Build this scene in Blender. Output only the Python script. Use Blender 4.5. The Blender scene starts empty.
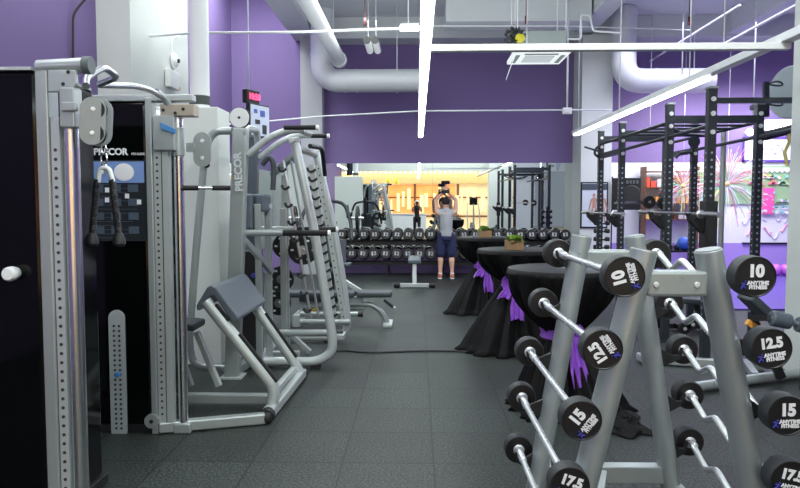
import bpy, bmesh, math, random
from mathutils import Vector, Matrix, Euler, noise
PI = math.pi
random.seed(7)
sc = bpy.context.scene
COL = sc.collection

# ------------------------------------------------------------------ camera
FPX = 680.0
YAW = math.atan(17 / 680 * math.cos(math.atan(41 / 680)))
PITCH = math.atan(41 / 680)
CAMZ = 1.6
cd = bpy.data.cameras.new('camera')
cam = bpy.data.objects.new('camera', cd)
COL.objects.link(cam)
cd.sensor_width = 36
cd.lens = FPX / 800 * 36
cd.clip_start = 0.03
cd.clip_end = 200
cam.location = (0, 0, CAMZ)
cam.rotation_euler = (PI / 2 - PITCH, 0, YAW)
sc.camera = cam

# ------------------------------------------------------------------ view + world
sc.view_settings.view_transform = 'Standard'
sc.view_settings.look = 'None'
sc.view_settings.gamma = 1
sc.view_settings.use_curve_mapping = False
sc.view_settings.exposure = 0.18
sc.cycles.use_denoising = True
sc.cycles.max_bounces = 7
sc.cycles.diffuse_bounces = 3
sc.cycles.glossy_bounces = 4
sc.cycles.sample_clamp_indirect = 6
w = bpy.data.worlds.new('world')
sc.world = w
w.use_nodes = True
w.node_tree.nodes['Background'].inputs[0].default_value = (.75, .85, 1, 1)
w.node_tree.nodes['Background'].inputs[1].default_value = .25


def area(name, loc, rot, sx, sy, power, col=(1, 1, 1)):
    l = bpy.data.lights.new(name, 'AREA')
    l.shape = 'RECTANGLE'
    l.size, l.size_y, l.energy, l.color = sx, sy, power, col
    o = bpy.data.objects.new(name, l)
    o.location, o.rotation_euler = loc, rot
    COL.objects.link(o)
    return o



area('overhead_fill', (1.6, 2.2, 4.9), (0, 0, 0), .5, 4.5, 210, (.94, 1, .97))  # added fill over the foreground, standing in for unseen strip rows
area('overhead_fill', (-.9, 9.5, 4.9), (0, 0, 0), .5, 6, 130, (.95, 1, .98))  # general fill added farther down the room, no fixture modelled
area('overhead_fill', (5.8, 11.0, 4.7), (0, 0, 0), 4, 6, 270, (.80, .80, 1))  # bluish fill added to tint the purple wall at right back
area('left_bay_fill', (-3.3, 3.5, 6.2), (0, 0, 0), 1.2, 7, 170, (.97, 1, .98))  # unseen fill added to brighten the left bay
area('left_bay_fill', (-3.3, 11.8, 6.3), (0, 0, 0), 1.2, 5, 230, (.97, 1, .98))  # second added fill, for the left end of the far wall
area('entrance_fill', (0.5, -3.0, 4.7), (math.radians(55), 0, 0), 7, 1.4, 100, (.93, 1, .98))  # added front fill from the entrance side, kept out of the mirror
area('ceiling_fill', (0.6, 6.5, 3.5), (PI, 0, 0), 4.5, 12, 150, (.95, 1, .97))  # upward fill added to lighten the ceiling, no fittings there
area('play_area_fill', (6.6, 14.0, 3.6), (math.radians(25), 0, 0), 3, 1.5, 110, (.97, .95, 1))  # fill added to light the mural in place of emission
area('reception_fill', (1.5, -3.5, 4.9), (math.radians(-50), 0, 0), 8, 1.2, 260, (.96, 1, .98))  # added to brighten back wall, pillar and desk as mirrored
area('shop_fill', (0, -9.0, 4.1), (0, 0, 0), 14, 1.5, 420, (1, .86, .66))  # warm unseen fill added to light the fascia

# ------------------------------------------------------------------ pixel -> world
_fw = Vector((-math.sin(YAW) * math.cos(PITCH), math.cos(YAW) * math.cos(PITCH), -math.sin(PITCH)))
_rt = Vector((math.cos(YAW), math.sin(YAW), 0))
_up = _rt.cross(_fw)


def P(px, py, Y=None, X=None, Z=None):
    d = _fw * FPX + _rt * (px - 400) + _up * (244 - py)
    if Y is not None:
        t = Y / d.y
    elif X is not None:
        t = X / d.x
    else:
        t = (Z - CAMZ) / d.z
    return Vector((0, 0, CAMZ)) + d * t


# ------------------------------------------------------------------ materials
def s2l(c):
    return tuple(((v / 255) / 12.92 if v / 255 <= .04045 else ((v / 255 + .055) / 1.055) ** 2.4) for v in c)


MATS = {}


def mat(name, rgb, rough=.5, metal=0, var=.06, vscale=6, bump=0, bscale=120, emit=None, es=0, spec=.5, coat=0, rvar=.06):
    if name in MATS:
        return MATS[name]
    m = bpy.data.materials.new(name)
    m.use_nodes = True
    nt = m.node_tree
    b = nt.nodes['Principled BSDF']
    c = s2l(rgb)
    tc = nt.nodes.new('ShaderNodeTexCoord')
    n = nt.nodes.new('ShaderNodeTexNoise')
    n.inputs['Scale'].default_value = vscale
    n.inputs['Detail'].default_value = 4
    nt.links.new(tc.outputs['Object'], n.inputs['Vector'])
    r = nt.nodes.new('ShaderNodeMix')
    r.data_type = 'RGBA'
    r.inputs[6].default_value = (*[v * (1 - var) for v in c], 1)
    r.inputs[7].default_value = (*[min(1, v * (1 + var)) for v in c], 1)
    nt.links.new(n.outputs['Fac'], r.inputs[0])
    nt.links.new(r.outputs[2], b.inputs['Base Color'])
    mr = nt.nodes.new('ShaderNodeMapRange')
    mr.inputs['To Min'].default_value = max(0, rough - rvar)
    mr.inputs['To Max'].default_value = min(1, rough + rvar)
    nt.links.new(n.outputs['Fac'], mr.inputs['Value'])
    nt.links.new(mr.outputs[0], b.inputs['Roughness'])
    b.inputs['Metallic'].default_value = metal
    b.inputs['Specular IOR Level'].default_value = spec
    b.inputs['Coat Weight'].default_value = coat
    if bump:
        n2 = nt.nodes.new('ShaderNodeTexNoise')
        n2.inputs['Scale'].default_value = bscale
        nt.links.new(tc.outputs['Object'], n2.inputs['Vector'])
        bp = nt.nodes.new('ShaderNodeBump')
        bp.inputs['Strength'].default_value = bump
        bp.inputs['Distance'].default_value = .01
        nt.links.new(n2.outputs['Fac'], bp.inputs['Height'])
        nt.links.new(bp.outputs[0], b.inputs['Normal'])
    if emit:
        b.inputs['Emission Color'].default_value = (*s2l(emit), 1)
        b.inputs['Emission Strength'].default_value = es
    MATS[name] = m
    return m


silver = mat('silver_paint', (164, 172, 172), .3, .4, .05)
silver_w = mat('pale_silver_paint', (188, 196, 196), .3, .3, .05)
rackgrey = mat('rack_silver_paint', (160, 168, 168), .3, .35, .07, 9, .05, 300)
rackcap = mat('leg_cap_grey', (140, 148, 150), .5, .1)
platewhite = mat('white_plate', (222, 226, 226), .45)
chrome = mat('chrome', (222, 225, 226), .2, 1, .02, rvar=.01)
chrome_d = mat('brushed_chrome', (200, 204, 206), .3, 1, .03, rvar=.02)
bolt_m = mat('bolt_steel', (220, 222, 224), .35, .3)
rubber = mat('black_rubber', (26, 27, 29), .55, 0, .15, 30, .1, 400)
headrub = mat('urethane_black', (17, 17, 20), .42, 0, .12, 20, .05, 200)
headside = mat('urethane_edge_grey', (50, 54, 56), .6, 0, .1, 30, .1, 300)
grip = mat('grip_black', (20, 20, 22), .7, 0, .1, 60, .3, 500)
vinyl = mat('grey_blue_vinyl', (84, 94, 104), .42, 0, .08, 10, .08, 250)
vinyl_d = mat('dark_grey_vinyl', (62, 70, 76), .45, 0, .08, 10, .08, 250)
blackmet = mat('black_powder_coat', (30, 33, 36), .45, .2, .1, 14)
rigmet = mat('rig_powder_coat', (42, 48, 55), .45, .2, .1, 14)
smoked = mat('smoked_shroud', (6, 8, 8), .08, 0, .1, 3, spec=.25, rvar=.02)
bar_steel = mat('bar_steel', (222, 226, 228), .27, .6, .02, rvar=.02)
num_t = mat('number_grey_white', (190, 194, 196), .6)
white_t = mat('white_print', (235, 236, 238), .6)
blue_t = mat('blue_print', (60, 60, 170), .6)
whitewall = mat('white_plaster', (214, 220, 216), .8, 0, .03, 2)
greywall = mat('pale_grey_plaster', (176, 180, 184), .85, 0, .04, 2)
purple = mat('purple_wall_paint', (124, 106, 156), .8, 0, .06, 1.5, .05, 60)
ceil_m = mat('ceiling_paint', (214, 220, 222), .85, 0, .05, 1.2)
ductm = mat('white_duct_metal', (214, 218, 222), .5, .1, .04, 3)
pipew = mat('white_pipe_paint', (225, 230, 232), .5, 0, .03, 4)
white_p = mat('white_plastic', (232, 235, 236), .4)
lamp_m = mat('strip_lamp_glow', (255, 255, 255), .5, emit=(240, 248, 250), es=15)
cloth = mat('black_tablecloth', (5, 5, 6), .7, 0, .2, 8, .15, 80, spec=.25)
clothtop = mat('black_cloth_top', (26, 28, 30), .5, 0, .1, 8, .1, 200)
satin = mat('purple_satin', (158, 96, 212), .3, 0, .12, 10)
skin = mat('skin', (196, 148, 122), .55, 0, .05, 10)
skin2 = mat('skin_light', (222, 178, 152), .55, 0, .05, 10)


# ------------------------------------------------------------------ mesh builder
def frame_of(d, hint=Vector((0, 0, 1))):
    d = d.normalized()
    if abs(d.dot(hint)) > .97:
        hint = Vector((1, 0, 0)) if abs(d.x) < .9 else Vector((0, 1, 0))
    a = hint.cross(d).normalized()
    b = d.cross(a).normalized()
    return a, b


def rnd(pts, rad=.06, k=5):
    pts = [Vector(p) for p in pts]
    out = [pts[0]]
    for i in range(1, len(pts) - 1):
        a, b, c = pts[i - 1], pts[i], pts[i + 1]
        u, v = (a - b), (c - b)
        r = min(rad, u.length * .48, v.length * .48)
        s, e = b + u.normalized() * r, b + v.normalized() * r
        for j in range(k + 1):
            t = j / k
            out.append(s * (1 - t) ** 2 + b * 2 * t * (1 - t) + e * t * t)
    out.append(pts[-1])
    return out


class MB:
    def __init__(s):
        s.v, s.f, s.m, s.s = [], [], [], []

    def _add(s, vs, fs, mi=0, smooth=False):
        n = len(s.v)
        s.v += [Vector(v) for v in vs]
        for f in fs:
            s.f.append([n + i for i in f])
            s.m.append(mi)
            s.s.append(smooth)
        return s

    def box(s, c, size, mi=0, rot=None):
        c = Vector(c)
        hx, hy, hz = [q / 2 for q in size]
        vs = [Vector((x, y, z)) for x in (-hx, hx) for y in (-hy, hy) for z in (-hz, hz)]
        if rot is not None:
            M = Euler(rot).to_matrix()
            vs = [M @ v for v in vs]
        fs = [(0, 1, 3, 2), (4, 6, 7, 5), (0, 4, 5, 1), (2, 3, 7, 6), (0, 2, 6, 4), (1, 5, 7, 3)]
        return s._add([c + v for v in vs], fs, mi)

    def bx(s, x0, x1, y0, y1, z0, z1, mi=0):
        return s.box(((x0 + x1) / 2, (y0 + y1) / 2, (z0 + z1) / 2), (abs(x1 - x0), abs(y1 - y0), abs(z1 - z0)), mi)

    def bar(s, p0, p1, wd, ht, mi=0, hint=Vector((0, 0, 1))):
        return s.tube([p0, p1], wd, 4, mi, ry=ht, hint=hint, sq=True)

    def tube(s, pts, r, n=10, mi=0, ry=None, hint=Vector((0, 0, 1)), sq=False, cap=True, rs=None):
        pts = [Vector(p) for p in pts]
        rings = []
        a = b = None
        for i, p in enumerate(pts):
            if i == 0:
                d = pts[1] - p
            elif i == len(pts) - 1:
                d = p - pts[i - 1]
            else:
                d = (pts[i + 1] - p).normalized() + (p - pts[i - 1]).normalized()
            if d.length < 1e-9:
                d = Vector((0, 0, 1))
            d.normalize()
            if a is None:
                a, b = frame_of(d, hint)
            else:
                a = (a - d * a.dot(d)).normalized()
                b = d.cross(a).normalized()
            k = rs[i] if rs else 1
            ring = []
            for j in range(n):
                if sq:
                    sx, sy = ((1, 1), (-1, 1), (-1, -1), (1, -1))[j]
                    ring.append(p + a * sx * r / 2 * k + b * sy * (ry or r) / 2 * k)
                else:
                    t = 2 * PI * j / n
                    ring.append(p + a * math.cos(t) * r * k + b * math.sin(t) * (ry or r) * k)
            rings.append(ring)
        vs = [v for rg in rings for v in rg]
        fs = []
        for i in range(len(rings) - 1):
            for j in range(n):
                q = (j + 1) % n
                fs.append((i * n + j, i * n + q, (i + 1) * n + q, (i + 1) * n + j))
        s._add(vs, fs, mi, not sq)
        if cap:
            s._add(rings[0], [tuple(range(n))[::-1]], mi)
            s._add(rings[-1], [tuple(range(n))], mi)
        return s

    def cyl(s, p0, p1, r, n=20, mi=0, r1=None):
        return s.tube([p0, p1], r, n, mi, rs=[1, (r1 / r if r1 is not None else 1)])

    def lathe(s, prof, o, axis=Vector((0, 0, 1)), n=28, mi=0, fold=None):
        # prof: list of (r, h[, matindex])
        o = Vector(o)
        ax = Vector(axis).normalized()
        a, b = frame_of(ax)
        rings = []
        for q in prof:
            rings.append([o + ax * q[1] + (a * math.cos(2 * PI * j / n) + b * math.sin(2 * PI * j / n)) * q[0] for j in range(n)])
        for i in range(len(rings) - 1):
            mm = prof[i + 1][2] if len(prof[i + 1]) > 2 else mi
            vs = rings[i] + rings[i + 1]
            s._add(vs, [(j, (j + 1) % n, n + (j + 1) % n, n + j) for j in range(n)], mm, True)
        if prof[0][0] > 1e-4:
            s._add(rings[0], [tuple(range(n))[::-1]], prof[0][2] if len(prof[0]) > 2 else mi)
        if prof[-1][0] > 1e-4:
            s._add(rings[-1], [tuple(range(n))], prof[-1][2] if len(prof[-1]) > 2 else mi)
        return s

    def prism(s, poly, d, mi=0):
        n = len(poly)
        a = [Vector(p) for p in poly]
        d = Vector(d)
        b = [p + d for p in a]
        s._add(a, [tuple(range(n))], mi)
        s._add(b, [tuple(range(n))[::-1]], mi)
        for j in range(n):
            q = (j + 1) % n
            s._add([a[j], b[j], b[q], a[q]], [(0, 1, 2, 3)], mi)
        return s

    def ball(s, c, r, mi=0, n=16, m=10):
        c = Vector(c)
        r = Vector(r) if hasattr(r, '__len__') else Vector((r, r, r))
        vs = [c + Vector((0, 0, r.z))]
        for i in range(1, m):
            t = PI * i / m
            for j in range(n):
                u = 2 * PI * j / n
                vs.append(c + Vector((r.x * math.sin(t) * math.cos(u), r.y * math.sin(t) * math.sin(u), r.z * math.cos(t))))
        vs.append(c - Vector((0, 0, r.z)))
        fs = [(0, 1 + j, 1 + (j + 1) % n) for j in range(n)]
        for i in range(m - 2):
            for j in range(n):
                q = (j + 1) % n
                fs.append((1 + i * n + j, 1 + (i + 1) * n + j, 1 + (i + 1) * n + q, 1 + i * n + q))
        L = len(vs) - 1
        fs += [(L, 1 + (m - 2) * n + (j + 1) % n, 1 + (m - 2) * n + j) for j in range(n)]
        return s._add(vs, fs, mi, True)

    def text(s, body, size, M, mi=0, bold=.02, ext=.0008, xs=1):
        c = bpy.data.curves.new('t', 'FONT')
        c.body, c.size, c.extrude, c.offset = body, 1, ext / size, bold
        c.align_x = c.align_y = 'CENTER'
        c.space_line = .85
        o = bpy.data.objects.new('t', c)
        COL.objects.link(o)
        dg = bpy.context.evaluated_depsgraph_get()
        me = bpy.data.meshes.new_from_object(o.evaluated_get(dg))
        S = Matrix.Diagonal((size * xs, size, size, 1))
        s._add([M @ (S @ v.co) for v in me.vertices], [tuple(p.vertices) for p in me.polygons], mi)
        bpy.data.objects.remove(o)
        bpy.data.curves.remove(c)
        bpy.data.meshes.remove(me)
        return s

    def build(s, name, mats, parent=None, bevel=0, label=None, cat=None, group=None, kind=None, origin=None, bseg=2):
        if not isinstance(mats, (list, tuple)):
            mats = [mats]
        if parent is not None:
            o0 = world_loc(parent)
        elif origin is not None:
            o0 = Vector(origin)
        else:
            xs = [v.x for v in s.v]
            ys = [v.y for v in s.v]
            o0 = Vector(((min(xs) + max(xs)) / 2, (min(ys) + max(ys)) / 2, min(v.z for v in s.v)))
        me = bpy.data.meshes.new(name)
        me.from_pydata([v - o0 for v in s.v], [], s.f)
        for mm in mats:
            me.materials.append(mm)
        for i, p in enumerate(me.polygons):
            p.material_index = min(s.m[i], len(mats) - 1)
            p.use_smooth = s.s[i]
        bm = bmesh.new()
        bm.from_mesh(me)
        bmesh.ops.remove_doubles(bm, verts=bm.verts, dist=1e-5)
        bmesh.ops.recalc_face_normals(bm, faces=bm.faces)
        for e in bm.edges:
            if len(e.link_faces) == 2 and e.calc_face_angle(0) > .7:
                e.smooth = False
        bm.to_mesh(me)
        bm.free()
        o = bpy.data.objects.new(name, me)
        COL.objects.link(o)
        if parent is not None:
            o.parent = parent
        else:
            o.location = o0
        if bevel:
            b = o.modifiers.new('bevel', 'BEVEL')
            b.width, b.segments, b.limit_method, b.angle_limit = bevel, bseg, 'ANGLE', .7
        tag(o, label, cat, group, kind)
        return o


def world_loc(o):
    v = Vector(o.location)
    while o.parent:
        o = o.parent
        v = v + o.location
    return v


def tag(o, label=None, cat=None, group=None, kind=None):
    for k, v in (('label', label), ('category', cat), ('group', group), ('kind', kind)):
        if v:
            o[k] = v
    return o


def thing(name, label, cat, loc=(0, 0, 0), group=None):
    o = bpy.data.objects.new(name, None)
    o.empty_display_size = .1
    o.location = loc
    COL.objects.link(o)
    return tag(o, label, cat, group)


def dup(o, parent=None):
    c = o.copy()
    COL.objects.link(c)
    c.parent = parent
    for ch in list(o.children):
        dup(ch, c)
    return c


def flat(pt, rotz_in_plane=0):
    # matrix that puts XY text on a plane facing the camera side (-Y), turned by the angle
    return Matrix.Translation(pt) @ Matrix.Rotation(PI / 2, 4, 'X') @ Matrix.Rotation(rotz_in_plane, 4, 'Z')


def proj(v):
    d = Vector(v) - Vector((0, 0, CAMZ))
    z = d.dot(_fw)
    return (400 + FPX * d.dot(_rt) / z, 244 - FPX * d.dot(_up) / z)

# ------------------------------------------------------------------ setting
XL, XR, YF, YB = -4.2, 9.0, 15.5, -7.0


def node(nt, t, **kw):
    n = nt.nodes.new(t)
    for k, v in kw.items():
        setattr(n, k, v)
    return n


def floor_mat():
    m = bpy.data.materials.new('rubber_floor_tiles')
    m.use_nodes = True
    nt = m.node_tree
    b = nt.nodes['Principled BSDF']
    L = nt.links.new
    tc = node(nt, 'ShaderNodeTexCoord')
    mp = node(nt, 'ShaderNodeMapping')
    mp.inputs['Location'].default_value = (-.105 / .562, -4.66 / .562, 0)
    mp.inputs['Scale'].default_value = (1 / .562, 1 / .562, 1)
    L(tc.outputs['Object'], mp.inputs['Vector'])
    fr = node(nt, 'ShaderNodeVectorMath', operation='FRACTION')
    L(mp.outputs[0], fr.inputs[0])
    fl = node(nt, 'ShaderNodeVectorMath', operation='FLOOR')
    L(mp.outputs[0], fl.inputs[0])
    sx = node(nt, 'ShaderNodeSeparateXYZ')
    L(fr.outputs[0], sx.inputs[0])

    def M(op, a, bb):
        n = node(nt, 'ShaderNodeMath', operation=op)
        for i, q in enumerate((a, bb)):
            if hasattr(q, 'links'):
                L(q, n.inputs[i])
            elif q is not None:
                n.inputs[i].default_value = q
        return n.outputs[0]
    def edge(c):
        d = M('ABSOLUTE', M('SUBTRACT', c, .5), None)
        return M('GREATER_THAN', d, .4905)
    seam = M('MAXIMUM', edge(sx.outputs[0]), edge(sx.outputs[1]))
    wn = node(nt, 'ShaderNodeTexWhiteNoise', noise_dimensions='3D')
    L(fl.outputs[0], wn.inputs['Vector'])
    no = node(nt, 'ShaderNodeTexNoise')
    no.inputs['Scale'].default_value = 70
    no.inputs['Detail'].default_value = 3
    L(tc.outputs['Object'], no.inputs['Vector'])
    n2 = node(nt, 'ShaderNodeTexNoise')
    n2.inputs['Scale'].default_value = 2.2
    n2.inputs['Detail'].default_value = 5
    L(tc.outputs['Object'], n2.inputs['Vector'])
    cr = node(nt, 'ShaderNodeValToRGB')
    cr.color_ramp.elements[0].position = .42
    cr.color_ramp.elements[0].color = (*s2l((20, 25, 24)), 1)
    cr.color_ramp.elements[1].position = .68
    cr.color_ramp.elements[1].color = (*s2l((73, 81, 78)), 1)
    L(no.outputs['Fac'], cr.inputs[0])
    br = M('ADD', M('MULTIPLY', wn.outputs['Value'], .38), M('ADD', M('MULTIPLY', n2.outputs['Fac'], .5), .55))
    mx = node(nt, 'ShaderNodeVectorMath', operation='SCALE')
    L(cr.outputs[0], mx.inputs[0])
    L(br, mx.inputs['Scale'])
    mi = node(nt, 'ShaderNodeMix', data_type='RGBA')
    L(seam, mi.inputs[0])
    L(mx.outputs[0], mi.inputs[6])
    mi.inputs[7].default_value = (*s2l((14, 17, 18)), 1)
    L(mi.outputs[2], b.inputs['Base Color'])
    b.inputs['Roughness'].default_value = .5
    b.inputs['Specular IOR Level'].default_value = .32
    bp = node(nt, 'ShaderNodeBump')
    bp.inputs['Strength'].default_value = .35
    bp.inputs['Distance'].default_value = .004
    L(no.outputs['Fac'], bp.inputs['Height'])
    L(bp.outputs[0], b.inputs['Normal'])
    return m


def struct(name, mb, mats, **k):
    return mb.build(name, mats, kind='structure', **k)


struct('floor', MB().bx(XL - .3, XR + .3, YB, YF + .3, -.2, 0), floor_mat(), origin=(0, 0, 0))
mall_tile = mat('mall_floor_tile', (196, 178, 150), .3, 0, .05, 2)
struct('floor_2', MB().bx(-14, 14, -16, YB, -.2, 0), mall_tile)
struct('wall_left', MB().bx(XL - .25, XL, YB, YF, 0, 6.6), purple)
struct('wall_far', MB().bx(XL - .25, 3.5, YF, YF + .25, 0, 6.6).bx(3.5, XR + .25, YF, YF + .25, 2.52, 6.6), purple)
lil = mat('lilac_wall_paint', (176, 150, 226), .7, 0, .04, 2)
struct('wall_far_2', MB().bx(3.5, XR + .25, YF, YF + .25, 0, .7), lil)
shopwhite = mat('white_mural_panel', (236, 240, 246), .6, 0, .04, 2)
struct('wall_far_3', MB().bx(3.5, XR + .25, YF + .02, YF + .25, .7, 2.52), shopwhite)
struct('wall_right', MB().bx(XR, XR + .25, YB, YF, 0, 6.6), purple)
struct('wall_back', MB().bx(XL - .25, XR + .25, YB - .2, YB, 3.35, 6.6), whitewall)
struct('ceiling', MB().bx(-2.3, XR + .3, YB, YF + .25, 5.6, 5.8), ceil_m)
struct('ceiling_2', MB().bx(XL - .3, -2.3, YB, YF + .25, 6.6, 6.8), ceil_m)
struct('ceiling_3', MB().bx(-14, 14, -16, YB - .2, 4.4, 4.6), whitewall)
# beams
struct('beam', MB().bx(-2.75, -2.25, YB, YF, 5.25, 6.6), ceil_m)
struct('beam', MB().bx(-2.08, XR, 14.9, YF, 5.15, 5.6), ceil_m)
struct('beam', MB().bx(3.35, 3.72, YB, 14.9, 5.2, 5.6), ceil_m)
struct('beam', MB().bx(0.55, 3.3, 13.2, 13.9, 5.05, 5.6), ceil_m)
struct('beam', MB().bx(6.6, 7.0, YB, 14.9, 5.2, 5.6), ceil_m)
# pillars
struct('pillar', MB().bx(-2.58, -2.1, 15.15, YF, 0, 5.25), greywall)
struct('pillar', MB().bx(XL, -3.75, 8.95, 11.2, 0, 6.6), whitewall)
struct('pillar', MB().bx(3.5, 4.15, 14.7, YF, 0, 5.15), whitewall)
struct('pillar', MB().bx(3.55, 4.2, 5.95, 6.6, 0, 5.2), whitewall)
struct('pillar', MB().bx(3.9, 5.2, YB + .1, YB + .8, 0, 5.6), whitewall)
# boxed-in pipe
struct('pipe_casing', MB().bx(-2.9, -1.93, 6.6, 7.02, 0, 2.53), whitewall, bevel=.01)
t = thing('riser_pipe', 'fat white vertical pipe with a dark band above the white casing', 'pipe', (-2.17, 6.82, 2.53))
MB().cyl((-2.17, 6.82, 2.53), (-2.17, 6.82, 5.24), .095, 24).build('pipe_body', pipew, t)
z0 = P(203, 104, Y=6.72).z
MB().cyl((-2.17, 6.82, z0 - .0), (-2.17, 6.82, z0 + .09), .099, 24).build('band', mat('dark_band', (62, 68, 66), .6), t)
# skirting below mirror
struct('baseboard_far', MB().bx(XL, 3.5, YF - .02, YF, 0, .1), purple)

# mirror on far wall
mm = bpy.data.materials.new('mirror_glass')
mm.use_nodes = True
mb_ = mm.node_tree.nodes['Principled BSDF']
mb_.inputs['Base Color'].default_value = (.83, .88, .86, 1)
mb_.inputs['Metallic'].default_value = 1
mb_.inputs['Roughness'].default_value = .01
for i, (a, b) in enumerate(((-4.18, -2.585), (-2.095, .35), (.353, 3.497))):
    MB().bx(a, b, YF - .012, YF - .001, .55, 2.5).build('wall_mirror', mm, kind='structure')

for a, b in ((2.0, 8.9), (11.25, 15.48)):
    MB().bx(XL + .001, XL + .012, a, b, .3, 2.5).build('wall_mirror', mm, kind='structure')

# ------------------------------------------------------------------ shopfront behind the camera (seen in the mirror)
warm = mat('warm_lit_interior', (230, 200, 160), .8, emit=(255, 222, 176), es=.55, var=.5, vscale=1.4)
warm2 = mat('amber_panel', (235, 190, 120), .8, emit=(255, 236, 205), es=.8, var=.3, vscale=3)
cream = mat('cream_fascia', (226, 206, 160), .7)
lampb = mat('blue_white_lamp', (230, 235, 255), .5, emit=(190, 200, 255), es=14)
MB().ball((6.3, -4.0, 2.88), .17).cyl((6.3, -4.0, 2.9), (6.3, -4, 5.6), .02, 8).build('globe_lamp', lampb, label='bright blue-white globe lamp seen in the mirror by the rig', cat='lamp')
bulb = mat('bulb_glow', (255, 240, 200), .5, emit=(255, 236, 190), es=6)
yellow = mat('yellow_sign', (240, 200, 40), .5, emit=(240, 200, 40), es=1.2)
t = thing('shopfront', 'warm lit shopfront seen in the far mirror', 'shop', (-1.5, -10.4, 0))
MB().bx(-12, 6, -10.6, -10.4, 0, 3.0).build('lit_window', warm, t)
f = MB().bx(-12, 6, -10.4, -10.2, 2.75, 3.5)
for i in range(90):
    f.bx(-11.9 + i * .2, -11.84 + i * .2, -10.2, -10.14, 2.8, 3.25)
f.build('fascia', cream, t)
f = MB()
for i in range(60):
    f.ball((-11.8 + i * .3, -10.1, 3.42), .045, n=8, m=6)
f.build('bulb_row', bulb, t)
woodm = mat('brown_wood', (120, 76, 44), .5, 0, .2, 8)
f = MB()
for x in (-11, -8, -5.2, -2.6, -.2, 2.4, 5):
    f.bx(x, x + .14, -10.4, -10.25, 0, 2.75)
f.bx(-12, 6, -10.38, -10.28, 1.9, 1.98).bx(-12, 6, -10.38, -10.28, .75, .85)
f.build('window_frame', woodm, t)
MB().bx(-2.1, 2.3, -10.36, -10.3, .9, 2.7).build('orange_interior', mat('orange_interior', (230, 150, 90), .8, emit=(255, 150, 84), es=.75, var=.6, vscale=2.5), t)
f = MB()
for i in range(26):
    x = -4.5 + i * .36 + random.uniform(-.1, .1)
    f.bx(x, x + random.uniform(.1, .28), -10.27, -10.2, random.uniform(.9, 1.5), random.uniform(1.6, 2.6))
f.build('display_panel', warm2, t)
f = MB()
for x in (-1.75, -1.25):
    f.tube([(x - .18, -10.1, 2.7), (x, -10.1, 3.1), (x + .18, -10.1, 2.7)], .035, 6)
f.build('sign_mark', yellow, t)
MB().bx(-2.3, .5, -6.3, -5.9, 0, .98).bx(-2.4, .6, -6.35, -5.85, .98, 1.02).build('reception_desk', white_p, label='low white reception desk seen in the mirror before the shop', cat='desk')

# ------------------------------------------------------------------ play area at far right
pm = mat('purple_play_mat', (104, 78, 176), .6, 0, .06, 4)
MB().bx(4.5, 8.9, 10.2, 15.45, 0, .025).build('play_mat', pm, label='large purple floor mat in front of the lilac wall', cat='mat')
pink = mat('pink_ball', (214, 120, 226), .25)
for i, (px, py) in enumerate(((776, 268), (786, 267))):
    c = P(px, py, Y=14.9)
    c.z = .155
    MB().ball(c, .13).build('toy_ball', pink, label=('pink toy ball on purple mat, nearer the barbell head' if i == 0 else 'pink toy ball on purple mat, nearer the white pillar'), cat='ball', group='pink balls on the play mat')


def PY(px, py, Y=15.45):
    return P(px, py, Y=Y)


def panel(x0, x1, y0, y1, Y, d=.03):
    a, b = P(x0, y1, Y=Y), P(x1, y0, Y=Y)
    return (a.x, b.x, Y - d, Y, a.z, b.z)


gshelf = mat('pale_green_panel', (150, 184, 140), .6, 0, .08, 3)
t = thing('mural', 'bright green and white party mural on far wall', 'mural', P(735, 205, Y=15.45))
MB().bx(*panel(700, 800, 166, 204, 15.5)).build('green_band', gshelf, t)
g = MB()
for i in range(30):
    x = P(690, 170, Y=15.44).x + i * .11
    z = P(690, 170, Y=15.44).z
    g.prism([(x, 15.44, z + .05), (x + .11, 15.44, z + .05), (x + .11, 15.44, z - .02), (x + .055, 15.44, z - .07), (x, 15.44, z - .02)], (0, .012, 0))
g.build('scalloped_garland', white_p, t)
MB().bx(*panel(762, 774, 188, 214, 15.46)).build('pink_panel', mat('magenta_print', (236, 92, 170), .6), t)
colr = [mat('party_%d' % i, c, .6) for i, c in enumerate(((240, 150, 190), (160, 214, 160), (248, 248, 252), (240, 226, 140), (150, 212, 220), (236, 130, 140), (232, 228, 248)))]
g = MB()
for i in range(70):
    px, py = random.uniform(748, 790), random.choice((178, 184, 194, 201, 208, 213)) + random.uniform(-1, 1)
    a = P(px, py, Y=15.45)
    g.bx(a.x, a.x + random.uniform(.03, .12), 15.42, 15.45, a.z, a.z + random.uniform(.02, .06), random.randrange(7))
g.build('printed_words', colr, t)
g = MB()
for i in range(9):
    px = 742 + i * 5.4 + random.uniform(-1, 1)
    py = random.uniform(216, 236)
    pts = [P(px + q * 2.2, py + 4 * math.sin(q * 1.3 + i), Y=15.5) for q in range(5)]
    g.tube(pts, .012, 5, random.choice((0, 6)))
g.build('line_drawing', colr, t)
MB().bx(*panel(742, 800, 242.5, 244, 15.5, .04)).build('dark_rail', blackmet, t)
t = thing('framed_panel', 'white picture with purple frame high on far wall', 'picture', P(766, 162, Y=15.45))
MB().bx(*panel(743, 800, 138, 161, 15.5)).build('picture_sheet', shopwhite, t)
g = MB()
for q in ((742, 744, 137, 162), (742, 800, 160, 162), (742, 800, 137, 139)):
    g.bx(*panel(*q, 15.5, .06))
g.build('frame', mat('purple_frame', (96, 66, 170), .5), t)
g = MB()
for i in range(10):
    a = P(758 + i * 3.2, 145 + (i % 3) * 4, Y=15.46)
    g.bx(a.x, a.x + .05, 15.44, 15.47, a.z - .02, a.z + .03)
g.build('printed_marks', greywall, t)

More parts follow.
